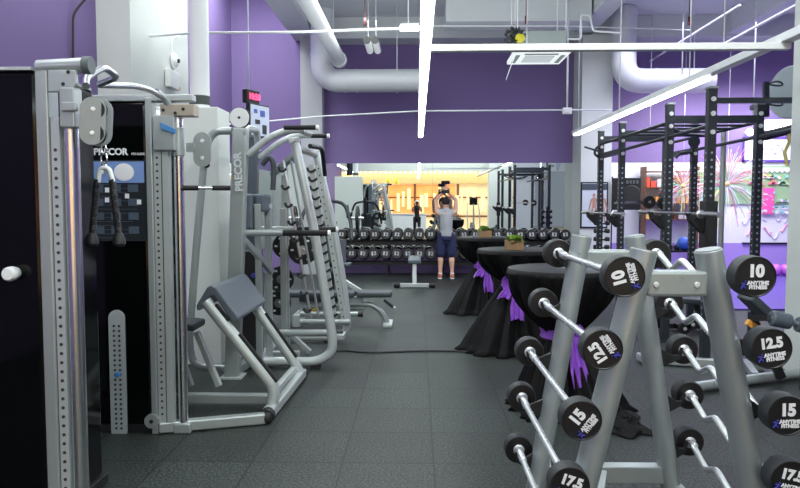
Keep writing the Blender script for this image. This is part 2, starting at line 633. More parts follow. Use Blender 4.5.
# streamer bursts
for (cx, cy, Y, R, nn, lab) in ((727, 184, 14.2, .95, 210, 'big burst of coloured paper streamers hanging right of the rig'), (683, 186, 14.6, .62, 110, 'smaller burst of coloured streamers hanging behind the rig posts')):
    c = P(cx, cy, Y=Y)
    t = thing('paper_streamer_burst', lab, 'decoration', c)
    MB().ball(c, .05, n=12, m=8).build('core', colr[3], t)
    g = MB()
    for i in range(nn):
        a = random.uniform(0, 2 * PI)
        el = random.uniform(-.5, .5)
        d = Vector((math.cos(a), el * .5, math.sin(a)))
        r = R * random.uniform(.35, 1)
        pts = [c + d * .05, c + d * r * .5 + Vector((0, 0, .03)), c + d * r - Vector((0, 0, .12 * r))]
        g.tube(pts, .0065, 3, random.randrange(7))
    o = g.build('streamers', colr, t, kind='stuff')
    MB().cyl(c + Vector((0, 0, .08)), (c.x, c.y, 5.6), .004, 6).build('cord', white_p, t)
c = P(785, 130, Y=8.05)
MB().tube([c + Vector((0, -.06, .03)), c + Vector((0, -.07, -.04)), c + Vector((.03, -.05, -.14)), c + Vector((-.03, -.06, -.26)), c + Vector((.01, -.06, -.42))], .02, 6).build('yellow_ribbon', colr[3], label='yellow ribbon hanging from the dark roll near the white pillar', cat='ribbon')
t = thing('wall_lamp', 'glowing white lamp panel high on the wall right of the rig', 'lamp', P(780, 124, Y=15.3))
a, b = P(768, 129, Y=15.3), P(796, 120, Y=15.3)
MB().bx(a.x, b.x, 15.3, 15.36, a.z, b.z).build('lamp_panel', lamp_m, t)
MB().bx(a.x - .02, b.x + .02, 15.36, 15.5, a.z - .02, b.z + .02).build('lamp_case', white_p, t)
c = P(750, 132, Y=15.3)
t = thing('wall_lamp', 'small round glowing lamp on the wall right of the rig', 'lamp', c)
MB().ball(c, .08).build('bulb', lamp_m, t)
MB().cyl(c + Vector((0, .02, 0)), (c.x, 15.5, c.z), .04, 12).build('lamp_holder', white_p, t)

# warm shelf goods behind rig
t = thing('display_shelf', 'display shelf of orange and red goods behind the rig', 'shelf', (P(665, 200, Y=15.2).x, 15.2, 0))
a, b = P(644, 170, Y=15.2), P(697, 210, Y=15.2)
g = MB()
for z in (2.3, 1.95, 1.6, 1.25):
    g.bx(a.x, b.x, 15.1, 15.45, z - .02, z)
g.bx(a.x, a.x + .03, 15.1, 15.45, 0, 2.4).bx(b.x - .03, b.x, 15.1, 15.45, 0, 2.4)
g.build('shelf_frame', woodm, t)
g = MB()
gm = [mat('goods_%d' % i, c, .6) for i, c in enumerate(((232, 160, 70), (214, 80, 60), (240, 210, 120), (200, 200, 210), (90, 60, 40)))]
for z in (1.95, 1.6, 1.25):
    x = a.x + .05
    while x < b.x - .1:
        wd = random.uniform(.04, .12)
        g.bx(x, x + wd, 15.15, 15.35, z, z + random.uniform(.12, .26), random.randrange(5))
        x += wd + .02
g.build('goods', gm, t, kind='stuff')
# black banner
a, b = P(612, 210, Y=14.6), P(641, 178, Y=14.6)
t = thing('black_banner', 'black banner board with dark round figure beside the poster pillar', 'banner', ((a.x + b.x) / 2, 14.6, 0))
MB().bx(a.x, b.x, 14.6, 14.64, a.z, b.z).build('banner_sheet', mat('banner_black', (14, 20, 18), .5, 0, .3, 12), t)
MB().lathe([(.0, -.02), (.18, -.02), (.2, 0)], ((a.x + b.x) / 2 + .1, 14.59, a.z + .33), (0, 1, 0), 24).build('round_figure', mat('banner_grey', (26, 31, 29), .6), t)
g = MB()
for i in range(5):
    g.bx(a.x + .22 + i * .07, a.x + .26 + i * .07, 14.585, 14.6, b.z - .12, b.z - .05)
g.build('marks', mat('banner_marks', (90, 96, 92), .6), t)
g = MB()
for x in (a.x, b.x):
    g.cyl((x, 14.62, 0), (x, 14.62, b.z + .03), .015, 8)
g.build('stand', blackmet, t)

# poster on pillar
a, b = P(580, 228, Y=14.69), P(608, 182, Y=14.69)
t = thing('anatomy_poster', 'framed anatomy poster on white pillar behind the rig', 'poster', ((a.x + b.x) / 2, 14.69, a.z))
MB().bx(a.x, b.x, 14.67, 14.70, a.z, b.z).build('frame', blackmet, t)
MB().bx(a.x + .03, b.x - .03, 14.66, 14.675, a.z + .03, b.z - .03).build('sheet', mat('poster_blue_white', (206, 216, 226), .5), t)
MB().bx(a.x + .03, b.x - .03, 14.655, 14.665, b.z - .17, b.z - .04).build('title_band', mat('poster_title', (70, 80, 92), .5), t)
fl_ = mat('figure_red', (190, 140, 120), .6)
g = MB()
for x in (a.x + .28, a.x + .46):
    g.ball((x, 14.655, b.z - .28), (.03, .004, .04), n=8, m=6)
    g.tube([(x, 14.655, b.z - .33), (x, 14.655, b.z - .55)], .036, 8, ry=.004, hint=Vector((0, 1, 0)))
    for s_ in (-1, 1):
        g.tube([(x + s_ * .05, 14.655, b.z - .36), (x + s_ * .1, 14.655, b.z - .58)], .014, 6)
        g.tube([(x + s_ * .03, 14.655, b.z - .54), (x + s_ * .05, 14.655, b.z - .84)], .015, 6)
g.build('figures', fl_, t)

# ------------------------------------------------------------------ ceiling services
def strip(label, x, y0, y1, z, lit, group=None):
    t = thing('strip_light', label, 'light', (x, (y0 + y1) / 2, z))
    MB().bx(x - .05, x + .05, y0, y1, z, z + .07).build('housing', white_p, t, bevel=.005)
    for a, b in lit:
        MB().bx(x - .04, x + .04, a, b, z - .03, z).build('lamp', lamp_m, t)
    h = MB()
    n = max(2, int((y1 - y0) / 2.6))
    for i in range(n + 1):
        y = y0 + .3 + (y1 - y0 - .6) * i / n
        h.cyl((x, y, z + .06), (x, y, 5.6), .006, 6)
    h.build('hanger_rod', pipew, t)
    return t


strip('long white strip light running away overhead near the middle', .07, -5.5, 13.6, 2.92, [(-5.4, -1), (-.9, 5.6), (5.7, 13.5)])
qa, qb = P(577, 134, Z=2.9), P(704, 77, Z=2.9)
strip('slanting white strip light over the rig at right', (qa.x + qb.x) / 2, -3.0, qa.y + .1, 2.9, [(qb.y, qa.y)])
strip('white strip light over the left machines outside the picture top', -3.3, -5, 2.5, 3.2, [(-4.9, 2.4)])
zb = P(600, 47.5, Y=5.7).z
t = thing('lighting_track', 'white horizontal track joining both ceiling strip lights', 'track', (1.5, 5.7, zb))
MB().bx(.12, 3.03, 5.665, 5.735, zb - .028, zb + .028).build('track_rail', white_p, t, bevel=.006)
g = MB()
for x in (.9, 2.5):
    g.cyl((x, 5.7, zb + .02), (x, 5.7, 5.6), .005, 6)
g.build('hanger_rod', pipew, t)
t = thing('strip_light', 'short lit cross strip just left of the long strip', 'light', P(408, 28, Y=8.4))
a, b = P(400, 28, Y=8.4), P(419, 28, Y=8.4)
MB().bx(a.x, b.x, 8.38, 8.42, a.z - .03, a.z + .02).build('lamp', lamp_m, t)
MB().bx(a.x, b.x, 8.37, 8.43, a.z + .02, a.z + .05).build('housing', white_p, t)
MB().cyl((a.x + .1, 8.4, a.z + .04), (a.x + .1, 8.4, 5.6), .006, 6).build('hanger_rod', pipew, t)

def pipe(name, pts, r, label, cat='pipe', m=None, n=8):
    return MB().tube(pts, r, n).build(name, m or pipew, label=label, cat=cat)


a = P(120, 35, Y=8.6)
pipe('conduit', [(-3.74, 9.6, P(184, 36, Y=9.6).z), P(192, 33, Y=8.8), P(300, 32, Y=8.6), P(399, 28.5, Y=8.6)], .016, 'thin white conduit crossing the top left to strip light')
pipe('conduit', [P(190, 127, Y=13.2).xyz, P(270, 121, Y=13.2), P(325, 116, Y=13.2), P(419, 111, Y=13.2), P(567, 110, Y=13.2), P(611, 110, Y=13.2)], .014, 'thin white conduit line across the purple wall at mid height')
pipe('conduit', [P(432, 26, Y=12.5), P(560, 26, Y=12.5), P(690, 30, Y=12.5)], .01, 'thin conduit high across the ceiling right of strip light')
c = P(567, 111, Y=13.1)
pipe('drop_conduit', [(c.x, c.y, 5.6), (c.x, c.y, c.z + .05)], .018, 'vertical white conduit dropping to the junction box')
MB().box(c, (.17, .09, .12)).box(c + Vector((0, -.05, 0)), (.12, .02, .08)).build('junction_box', white_p, bevel=.008, label='small white junction box on the thin wall conduit', cat='junction box')
pipe('conduit', rnd([P(567, 39, Y=11), P(581, 39, Y=11), P(581, 15, Y=11), P(590, 15, Y=11), P(593, 31, Y=11), P(620, 33, Y=11)], .05), .015, 'zigzag white conduit beside the air conditioner')
for i, (px, y0, y1, Y) in enumerate(((397, -60, 70, 14), (619, 35, 110, 13), (650, 40, 125, 14.6), (682, -60, 75, 12), (753, -60, 118, 12), (694, 45, 72, 14.5))):
    a, b = P(px, y0, Y=Y), P(px, y1, Y=Y)
    pipe('hanging_rod', [(b.x, b.y, 5.6), (b.x, b.y, b.z)], .011,
         ['thin white rod above the left duct elbow', 'thin white rod just right of the white pillar top', 'thin white rod crossing the right duct bend', 'thin white rod above the right duct middle', 'thin white rod hanging at far right above the rig', 'short white rod at the right duct end'][i], 'rod', n=6)
# right small beam strips
for i, (p0, p1, lab) in enumerate((((650, 61, 15.0), (740, 5, 10.5), 'slim grey pipe climbing right above the right duct'), ((716, 48, 13.5), (800, 3, 9.5), 'slim grey pipe climbing to the top right corner'))):
    a, b = P(p0[0], p0[1], Y=p0[2]), P(p1[0], p1[1], Y=p1[2])
    pipe('ceiling_pipe', [a, a + (b - a) * 1.3 if i else a + (b - a) * 1.0], .02, lab, m=ductm)

# ducts
def duct(label, pts, r, rings, capend=None):
    t = thing('air_duct', label, 'duct', pts[0])
    p = rnd(pts, r * 1.6, 8)
    MB().tube(p, r, 28).build('duct_body', ductm, t)
    for (q, d) in rings:
        q = Vector(q)
        d = Vector(d).normalized() * .025
        MB().cyl(q - d, q + d, r * 1.035, 28).build('seam_band', ductm, t)
    return t


Yd = 14.3
a, b, c = P(322, 45, Y=Yd), P(322, 81, Y=Yd), P(419, 81, Y=Yd)
duct('left white round duct with elbow under the ceiling', [(a.x, Yd, 5.59), (a.x, Yd, b.z), (c.x, Yd, b.z)], .235,
     [(P(345, 81, Y=Yd), (1, 0, 0)), (P(397, 81, Y=Yd), (1, 0, 0)), (P(322, 55, Y=Yd), (0, 0, 1)), (P(357, 81, Y=Yd), (1, 0, 0))])
a, b, c = P(624, 45, Y=Yd), P(624, 81, Y=Yd), P(712, 81, Y=Yd)
duct('right white round duct bending level toward right wall', [(a.x, Yd, 5.59), (a.x, Yd, b.z), (c.x, Yd, b.z)], .25,
     [(P(655, 81, Y=Yd), (1, 0, 0)), (P(710, 81, Y=Yd), (1, 0, 0)), (P(624, 50, Y=Yd), (0, 0, 1))])
t = thing('air_pipe', 'straight white pipe running overhead into left duct elbow', 'pipe', (-1.56, 13.9, 4.45))
MB().cyl((-1.58, 6.0, 4.5), (-1.58, 13.9, 4.5), .13, 22).build('pipe_body', ductm, t)
MB().cyl((-1.58, 13.88, 4.5), (-1.58, 14.02, 4.5), .155, 22).build('end_collar', ductm, t)
g = MB()
for y in (8, 10.5, 13):
    g.cyl((-1.58, y, 4.6), (-1.58, y, 5.6), .006, 6)
g.build('hanger_rod', pipew, t)
for i, px in enumerate((367, 375)):
    a, b = P(px, 40, Y=12.2), P(px + 3.5, 52, Y=12.9)
    b.z = a.z
    t = thing('ceiling_spotlight', ('left' if i == 0 else 'right') + ' one of the two short white spotlight cans', 'spotlight', a)
    MB().cyl(a, a + Vector((.02, .5, -.08)), .062, 18).build('can', white_p, t)
    MB().cyl(a + Vector((0, -.02, 0)), a + Vector((0, .01, 0)), .066, 18).build('lens', rubber, t)
    MB().cyl(a + Vector((0, .3, .05)), (a.x, a.y + .3, 5.6), .006, 6).build('hanger_rod', pipew, t)

# air conditioner
c = P(539, 56, Y=10.6)
t = thing('air_conditioner', 'white ceiling cassette air conditioner behind the lighting track', 'air conditioner', c)
wq = .42
MB().bx(c.x - wq, c.x + wq, 10.3, 11.14, c.z - .02, c.z + .04).build('grille_panel', white_p, t, bevel=.01)
MB().bx(c.x - .22, c.x + .22, 10.5, 10.94, c.z - .03, c.z - .015).build('intake_grille', greywall, t)
g = MB()
for s_ in (-1, 1):
    g.bx(c.x + s_ * .34 - .03, c.x + s_ * .34 + .03, 10.45, 11.0, c.z - .028, c.z - .015)
g.bx(c.x - .25, c.x + .25, 10.35, 10.41, c.z - .028, c.z - .015)
g.build('air_slot', mat('slot_grey', (90, 96, 98), .6), t)
MB().bx(c.x - .36, c.x + .36, 10.36, 11.08, c.z + .04, c.z + .32).build('case', mat('ac_case_grey', (150, 160, 160), .5, .3), t)
g = MB()
for sx in (-1, 1):
    for y in (10.4, 11.04):
        g.cyl((c.x + sx * .36, y, c.z + .2), (c.x + sx * .36, y, 5.6), .008, 6)
g.build('hanger_rod', pipew, t)
c = P(515, 37, Y=9.8)
t = thing('hanging_plush', 'black and yellow furry ball hanging by the air conditioner', 'decoration', c)
g = MB()
g.ball(c, (.13, .12, .12))
for i in range(60):
    d = Vector((random.gauss(0, 1), random.gauss(0, 1), random.gauss(0, 1))).normalized()
    g.tube([c + d * .1, c + d * .165], .025, 5, rs=[1, .1])
g.build('fur', blackmet, t)
MB().ball(c + Vector((.05, -.07, -.03)), (.08, .07, .07)).build('belly', mat('plush_yellow', (196, 190, 50), .8), t)
MB().cyl(c, (c.x, c.y, 5.6), .004, 6).build('cord', white_p, t)
acx = P(539, 56, Y=10.6)
pipe('loose_wire', [(acx.x - .38, 10.34, acx.z - .01), P(510, 68, Y=10.3), P(508, 74, Y=10.3), P(506, 80, Y=10.3)], .006, 'loose thin wire dangling under the air conditioner', 'wire', n=5)

# sensors on ceiling
for i, (px, py, lab) in enumerate(((365, 22, 'small dark red sprinkler above the two spotlights'), (526, 20, 'small red sprinkler above the air conditioner'), (689, 21, 'small dark sprinkler above the right duct'))):
    a = P(px, py, Y=12)
    MB().cyl(a + Vector((0, 0, -.07)), a + Vector((0, 0, .07)), .022, 8).cyl(a, (a.x, a.y, 5.6), .008, 6).build('sprinkler', mat('sprinkler_red', (110, 50, 56), .5), label=lab, cat='sprinkler')

# left wall fittings
c = P(173, 61, X=-3.74)
t = thing('alarm_bell', 'round white fire alarm bell on the white pillar', 'alarm', c)
MB().lathe([(.11, 0), (.12, .03), (.09, .06), (.03, .08), (.0, .08)], c, (1, 0, 0), 24).build('gong', white_p, t)
MB().lathe([(.035, .075), (.03, .1), (.0, .1)], c, (1, 0, 0), 14).build('hub', blackmet, t)
c = P(170, 80, X=-3.74)
t = thing('wall_box', 'small white control box under the alarm bell', 'box', c)
MB().box(c + Vector((.04, 0, 0)), (.08, .42, .26)).build('case', white_p, t, bevel=.01)
MB().box(c + Vector((.05, .19, -.1)), (.07, .04, .05)).build('orange_tab', mat('orange_tab', (226, 160, 70), .5), t)
pipe('conduit', rnd([P(172, 52, X=-3.7), P(172, 38, X=-3.7), P(192, 32, X=-3.7)], .1), .012, 'curved thin conduit from the alarm bell to the pipe')
a = P(73, 62, X=-4.16)
pipe('wall_cable', rnd([(-4.16, a.y, 1.5), a, P(73, 15, X=-4.16), P(80, 5, X=-4.1), P(92, -8, X=-4.0)], .3), .015, 'dark cable rising on the left purple wall', 'cable', rubber)

# led clock and hanging display at upper left
Yc = 9.2
R_ = Matrix.Rotation(math.radians(66), 4, 'Z')
def hungbox(name, c, wd, dp, ht, m, t, ang=66, bevel=.008):
    M = Matrix.Rotation(math.radians(ang), 4, 'Z')
    g = MB()
    g.box((0, 0, 0), (wd, dp, ht))
    g.v = [Vector(c) + M @ v for v in g.v]
    return g.build(name, m, t, bevel=bevel)


c = P(251, 97, Y=Yc)
t = thing('led_clock', 'black led clock with red digits high on left', 'clock', c)
hungbox('clock_case', c, .27, .08, .18, blackmet, t)
Mt = Matrix.Translation(c) @ R_
g = MB()
g.text('10:50', .11, Mt @ Matrix.Translation((0.02, -.045, 0)) @ Matrix.Rotation(PI / 2, 4, 'X'), bold=.03)
g.build('digits', mat('led_red', (255, 60, 90), .5, emit=(255, 50, 90), es=5), t)
MB().cyl(c + Vector((-.03, .02, 0)), (c.x - .03, c.y + .02, 5.25), .008, 8).build('bracket', ductm, t)
c = P(258, 121, Y=Yc + .02)
t = thing('display_board', 'white and blue picture board hung below the led clock', 'board', c)
hungbox('board_case', c, .44, .06, .44, blackmet, t)
Mt = Matrix.Translation(c) @ R_
def on_board(pts, m, name, dpt=.04):
    g = MB()
    for (x, z, w_, h_, mi) in pts:
        g.box((x, -dpt, z), (w_, .006, h_), mi)
    g.v = [Mt @ v for v in g.v]
    return g.build(name, m, t)
on_board([(0, 0, .40, .40, 0)], mat('board_face', (190, 200, 220), .4), 'board_sheet', .034)
on_board([(.05, .1, .10, .08, 0), (-.06, -.02, .10, .06, 1), (.09, -.11, .09, .12, 1), (-.1, .12, .07, .05, 0)], [mat('board_blue', (70, 90, 170), .5), blackmet], 'board_print', .039)
MB().cyl(c + Vector((-.02, .02, .0)), P(251, 97, Y=Yc) + Vector((-.02, .02, 0)), .012, 8).build('bracket', blackmet, t)

# ================================================================== BARBELL RACK (foreground right)
YN, YFR = 2.6, 3.47
t = thing('barbell_rack', 'silver A-frame barbell rack standing in the right foreground', 'rack', (.95, 3.03, 0))
def leg_path(p0, p1, Y):
    a, b = P(*p0, Y=Y), P(*p1, Y=Y)
    d = (b - a) / (a.z - b.z)
    foot = b + d * (b.z - .04)
    return a, foot
LEGS = {}
for key, p0, p1, Y in (('nl', (644, 250), (583, 488), YN), ('nr', (708, 250), (752, 488), YN), ('fl', (582, 236), (539, 470), YFR), ('fr', (634, 236), (668, 470), YFR)):
    a, b = leg_path(p0, p1, Y)
    LEGS[key] = (a, b)
    MB().tube([a, b], .049, 24, ry=.064, hint=Vector((0, 1, 0))).build('leg', rackgrey, t, bevel=.004)
    d = (a - b).normalized()
    g = MB().tube([a - d * .002, a + d * .004], .044, 20, ry=.058, hint=Vector((0, 1, 0)))
    g.build('leg_cap', rackcap, t)
    MB().tube([b - d * .035, b + d * .02], .054, 20, ry=.07, hint=Vector((0, 1, 0))).build('rubber_foot', rubber, t)
for Y, (pa, pb) in ((YN, ((640, 271), (716, 297))), (YFR, ((580, 250), (645, 268)))):
    a, b = P(*pa, Y=Y - .04), P(*pb, Y=Y - .04)
    MB().bx(a.x + .03, b.x - .03, Y - .045, Y + .03, b.z, a.z).build('cross_plate', rackgrey, t, bevel=.012)
g = MB()
for px in (656, 697):
    a = P(px, 285, Y=YN - .046)
    g.lathe([(.0, -.008), (.009, -.007), (.012, 0), (.012, .01)], a, (0, 1, 0), 12)
g.build('bolt', bolt_m, t)
for k, Y, (pa, pb) in (('f', YFR, ((560, 466), (668, 484))),):
    a, b = P(*pa, Y=Y - .03), P(*pb, Y=Y - .03)
    MB().bx(a.x - .08, b.x, Y - .035, Y + .035, b.z, a.z).build('cross_beam', silver, t, bevel=.006)
a, b = P(600, 474, Y=YFR - .03), P(640, 506, Y=YN + .06)
MB().bar(P(602, 474, Y=YFR - .04), Vector((LEGS['nr'][0].x * .25 + LEGS['nl'][1].x * .75, YN + .06, a.z - .12)), .05, .05).build('brace', silver, t, bevel=.005)
MB().bar((LEGS['nl'][1].x, YN, .17), (LEGS['nr'][1].x, YN, .17), .05, .06).build('cross_beam', silver, t, bevel=.005)
for sd in 'lr':
    p0 = LEGS['n' + sd][1] + Vector((0, 0, .1))
    p1 = LEGS['f' + sd][1] + Vector((0, 0, .1))
    MB().bar(p0, p1, .05, .05).build('base_rail', rackgrey, t, bevel=.005)

# barbells
L1 = P(600, 300, Y=2.45)
LEFT = [((625, 277), (556, 250), '10', 106), ((603, 350), (539, 300), '12.5', 124), ((582, 421), (527, 347), '15', 52), ((570, 487), (517, 395), '17.5', -18), ((565, 562), (511, 437), '20', 30)]
RIGHT = [((756, 277), .03, '10', 0), ((772, 349), .04, '12.5', 8), ((788, 416), .055, '15', 1), ((791, 481), .072, '17.5', -12), ((794, 548), .06, '20', 0)]
HR = .074
lab_l = ['topmost straight barbell on the left side of the rack, marked 10', 'second straight barbell from the top on the rack, marked 12.5', 'straight barbell marked 15 on the left of the rack', 'straight barbell marked 17.5 low on the left of the rack', 'lowest straight barbell on the left, its far head just above the picture edge']
lab_r = ['topmost zigzag curl barbell on the right side of the rack, marked 10', 'second zigzag curl barbell from the top, marked 12.5', 'zigzag curl barbell marked 15 on the right of the rack', 'zigzag curl barbell marked 17.5 low on the right of the rack', 'lowest zigzag curl barbell on the right of the rack']


def head(c, dirn, t, txt=None, ang=0, r=HR):
    # c: centre of the outward face; dirn: unit outward
    d = Vector(dirn)
    prof = [(r * .93, -.075, 0), (r, -.068, 1), (r, -.006, 1), (r * .975, 0, 1), (r * .94, .0005, 0), (r * .90, -.002, 0), (.0, -.002, 0)]
    g = MB().lathe([(.0, -.075, 0)] + prof, c, d, 44)
    h = g.build('barbell_head', [headrub, headside], t)
    if txt:
        rr = r / .083
        g = MB()
        M = flat(Vector(c) + Vector((0, -.0, 0)), math.radians(ang))
        sz = .066 if len(txt) < 3 else .056
        g.text(txt, sz * rr, M @ Matrix.Translation((0, .022 * rr, .0)), bold=.055, ext=.001, xs=.95)
        g.build('weight_number', white_t, h)
        g = MB()
        g.text('ANYTIME\nFITNESS', .0205 * rr, M @ Matrix.Translation((.009 * rr, -.033 * rr, 0)), bold=.05, ext=.001, xs=.98)
        g.build('printed_words', white_t, h)
        g = MB()
        q = M @ Matrix.Translation((-.049 * rr, -.034 * rr, 0.001))
        def mk(a, b, w_):
            g.tube([q @ Vector((a[0], a[1], 0)), q @ Vector((b[0], b[1], 0))], w_, 6)
        mk((-.008, -.012), (.0, .0), .0028)
        mk((.0, .0), (.004, .008), .003)
        mk((.004, .008), (-.008, .007), .0022)
        mk((.0, .0), (.009, -.010), .0025)
        mk((.004, .006), (.011, .003), .0022)
        g.ball(q @ Vector((.007, .014, 0)), .0032, n=8, m=6)
        g.build('runner_mark', blue_t, h)
    return h


for side, rows, labs in (('l', LEFT, lab_l), ('r', RIGHT, lab_r)):
    for i, (pn, pf, txt, ang) in enumerate(rows):
        near = P(*pn, Y=2.42)
        if side == 'l':
            far = near + Vector((0, 1.2, 0))
        else:
            far = near + Vector((pf, 1.16, 0))
        g_ = 'straight barbells on the rack' if side == 'l' else 'curl barbells on the rack'
        b = thing('fixed_barbell', labs[i], 'barbell', (near.x, (near.y + far.y) / 2, near.z), g_)
        head(near, (0, -1, 0), b, txt, ang)
        head(far + Vector((0, .0, 0)), (0, 1, 0), b)
        y0, y1 = near.y + .07, far.y - .07
        x, z = near.x, near.z
        if side == 'l':
            MB().cyl((x, y0, z), (x, y1, z), .0145, 20).build('bar', bar_steel, b)
        else:
            ym = (y0 + y1) / 2
            dz = .062
            pts = [Vector((x + pf * (yy - near.y) / 1.16 + sx * .012, yy, z - dz * sx)) for yy, sx in ((y0, 0), (ym - .46, 0), (ym - .33, 1), (ym - .17, 0), (ym - .02, 1), (ym + .14, 0), (ym + .30, 1), (ym + .44, 0), (y1, 0))]
            MB().tube(rnd(pts, .035), .0155, 16).build('bar', bar_steel, b)
        for y, s_ in ((y0, 1), (y1, -1)):
            MB().lathe([(.03, -.002), (.03, .006), (.021, .01), (.021, .03), (.019, .034), (.019, .15 if side == 'l' else .06), (.0135, .155 if side == 'l' else .065)], ((x if s_ > 0 else far.x), y, z), (0, s_, 0), 18).build('sleeve', bar_steel, b)
        # rack hooks for this bar, parts of the rack
        for Yh, lk in ((YN, 'n'), (YFR, 'f')):
            top, ft = LEGS[lk + side]
            f_ = (top.z - z) / (top.z - ft.z)
            lx = top.x + (ft.x - top.x) * f_
            s_ = -1 if side == 'l' else 1
            g = MB()
            cx_ = lx + s_ * .048
            g.prism([(cx_ - s_ * .01, Yh - .012, z + .02), (cx_ - s_ * .01, Yh - .012, z - .085), (x + s_ * .02, Yh - .012, z - .035), (x + s_ * .034, Yh - .012, z + .02), (x + s_ * .024, Yh - .012, z + .022), (x + s_ * .012, Yh - .012, z - .0165), (x - s_ * .014, Yh - .012, z - .0165)], (0, .024, 0))
            g.build('hook', rubber, t, bevel=.002)

# ================================================================== COCKTAIL TABLES
def cocktail(cx, cy, R, lab, bow_ang, hem_r, drag=None, seed=0, planter=None, waist=.72, tail=1):
    rng = random.Random(seed)
    t = thing('cocktail_table', lab, 'table', (cx, cy, 0), 'round cocktail tables in black cloths')
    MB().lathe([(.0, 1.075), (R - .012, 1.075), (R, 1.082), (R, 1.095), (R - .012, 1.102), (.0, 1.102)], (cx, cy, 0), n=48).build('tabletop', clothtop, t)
    MB().cyl((cx, cy, .03), (cx, cy, 1.075), .035, 16).build('pole', blackmet, t)
    n, m = 128, 30
    vs, fs = [], []
    zs = [1.10, 1.06] + [1.06 - (1.06 - waist) * (k / 11) for k in range(1, 12)] + [waist - (waist - .012) * (k / 17) for k in range(1, 18)]
    ph = [rng.uniform(0, 6.28) for _ in range(6)]
    for i, z in enumerate(zs):
        for j in range(n):
            a = 2 * PI * j / n
            if z >= 1.06:
                r = R + (0 if i == 0 else .012)
                am = 0
            elif z > waist:
                u = (1.06 - z) / (1.06 - waist)
                r = R * (1 - u ** 1.7) + .12 * u ** 1.7
                am = .035 * math.sin(u * PI) + .018 * u
            else:
                u = (waist - z) / waist
                hr = hem_r
                if drag:
                    hr += drag[1] * max(0, math.cos(a - drag[0])) ** 3
                r = .12 + (hr - .12) * (u ** .85)
                if u > .93:
                    r += .04
                am = .018 + .05 * u
            r += am * (math.sin(11 * a + ph[0] + z * 1.2) * .55 + math.sin(17 * a + ph[1] - z * 2) * .35 + math.sin(5 * a + ph[2]) * .5 + .25 * math.sin(29 * a + ph[3]))
            zz = z
            if i == len(zs) - 1:
                zz = .006
            vs.append((cx + r * math.cos(a), cy + r * math.sin(a), zz))
    for i in range(len(zs) - 1):
        for j in range(n):
            q = (j + 1) % n
            fs.append((i * n + j, i * n + q, (i + 1) * n + q, (i + 1) * n + j))
    g = MB()
    g._add(vs, fs, 0, True)
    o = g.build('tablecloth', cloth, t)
    so = o.modifiers.new('thick', 'SOLIDIFY')
    so.thickness = .004
    # satin sash: band, knot, loops, tails
    d = Vector((math.cos(bow_ang), math.sin(bow_ang), 0))
    sdir = Vector((-d.y, d.x, 0))
    k = Vector((cx, cy, waist)) + d * .165
    g = MB()
    g.lathe([(.145, -.05), (.17, -.03), (.162, .0), (.172, .03), (.145, .05)], (cx, cy, waist), n=40)
    g.ball(k, (.04, .04, .045), n=12, m=8)
    for s_ in (-1, 1):
        for w_, (dx, dz) in enumerate(((.14, .05), (.12, -.02))):
            dx, dz = dx * .7, dz * .7
            pts = [k, k + sdir * s_ * dx * .5 + Vector((0, 0, dz + .06)) + d * .04, k + sdir * s_ * dx + Vector((0, 0, dz)) + d * .05, k + sdir * s_ * dx * .55 + Vector((0, 0, dz - .05)) + d * .03, k]
            g.tube(rnd(pts, .05), .04, 8, ry=.009, hint=d)
        # broad rippled tail
        L = .34 if s_ * tail > 0 else .12
        NN, MM = 12, 13
        vs, fs = [], []
        for i in range(NN):
            u = i / (NN - 1)
            wd = .025 + .065 * min(1, u * 1.6)
            cen = k + sdir * s_ * (.03 + .05 * u) + d * (.04 + .10 * u ** .7) + Vector((0, 0, -L * u))
            for j in range(MM):
                v = j / (MM - 1) - .5
                vs.append(cen + sdir * v * 2 * wd * .75 + d * (.022 * math.sin(v * 17 + u * 3 + s_) * (.4 + u)) + Vector((0, 0, -.05 * abs(v) * u)))
        for i in range(NN - 1):
            for j in range(MM - 1):
                fs.append((i * MM + j, i * MM + j + 1, (i + 1) * MM + j + 1, (i + 1) * MM + j))
        g._add(vs, fs, 0, True)
    g.build('satin_sash', satin, t)
    return t


c1, c2, c3 = P(485, 313, Y=10.0), P(516, 345, Y=7.4), P(561, 400, Y=5.25)
cocktail(c1.x, 10.0, .43, 'farthest cocktail table in black cloth, beside the man', math.radians(-100), .40, (math.radians(200), .18), 3, waist=.68, tail=1)
cocktail(c2.x, 7.4, .425, 'middle cocktail table in black cloth with purple bow', math.radians(-110), .34, (math.radians(200), .26), 5, waist=.73, tail=1)
cocktail(c3.x, 5.25, .42, 'nearest cocktail table in black cloth, partly behind the barbell rack', math.radians(-88), .36, (math.radians(-30), .16), 9, waist=.60, tail=1)

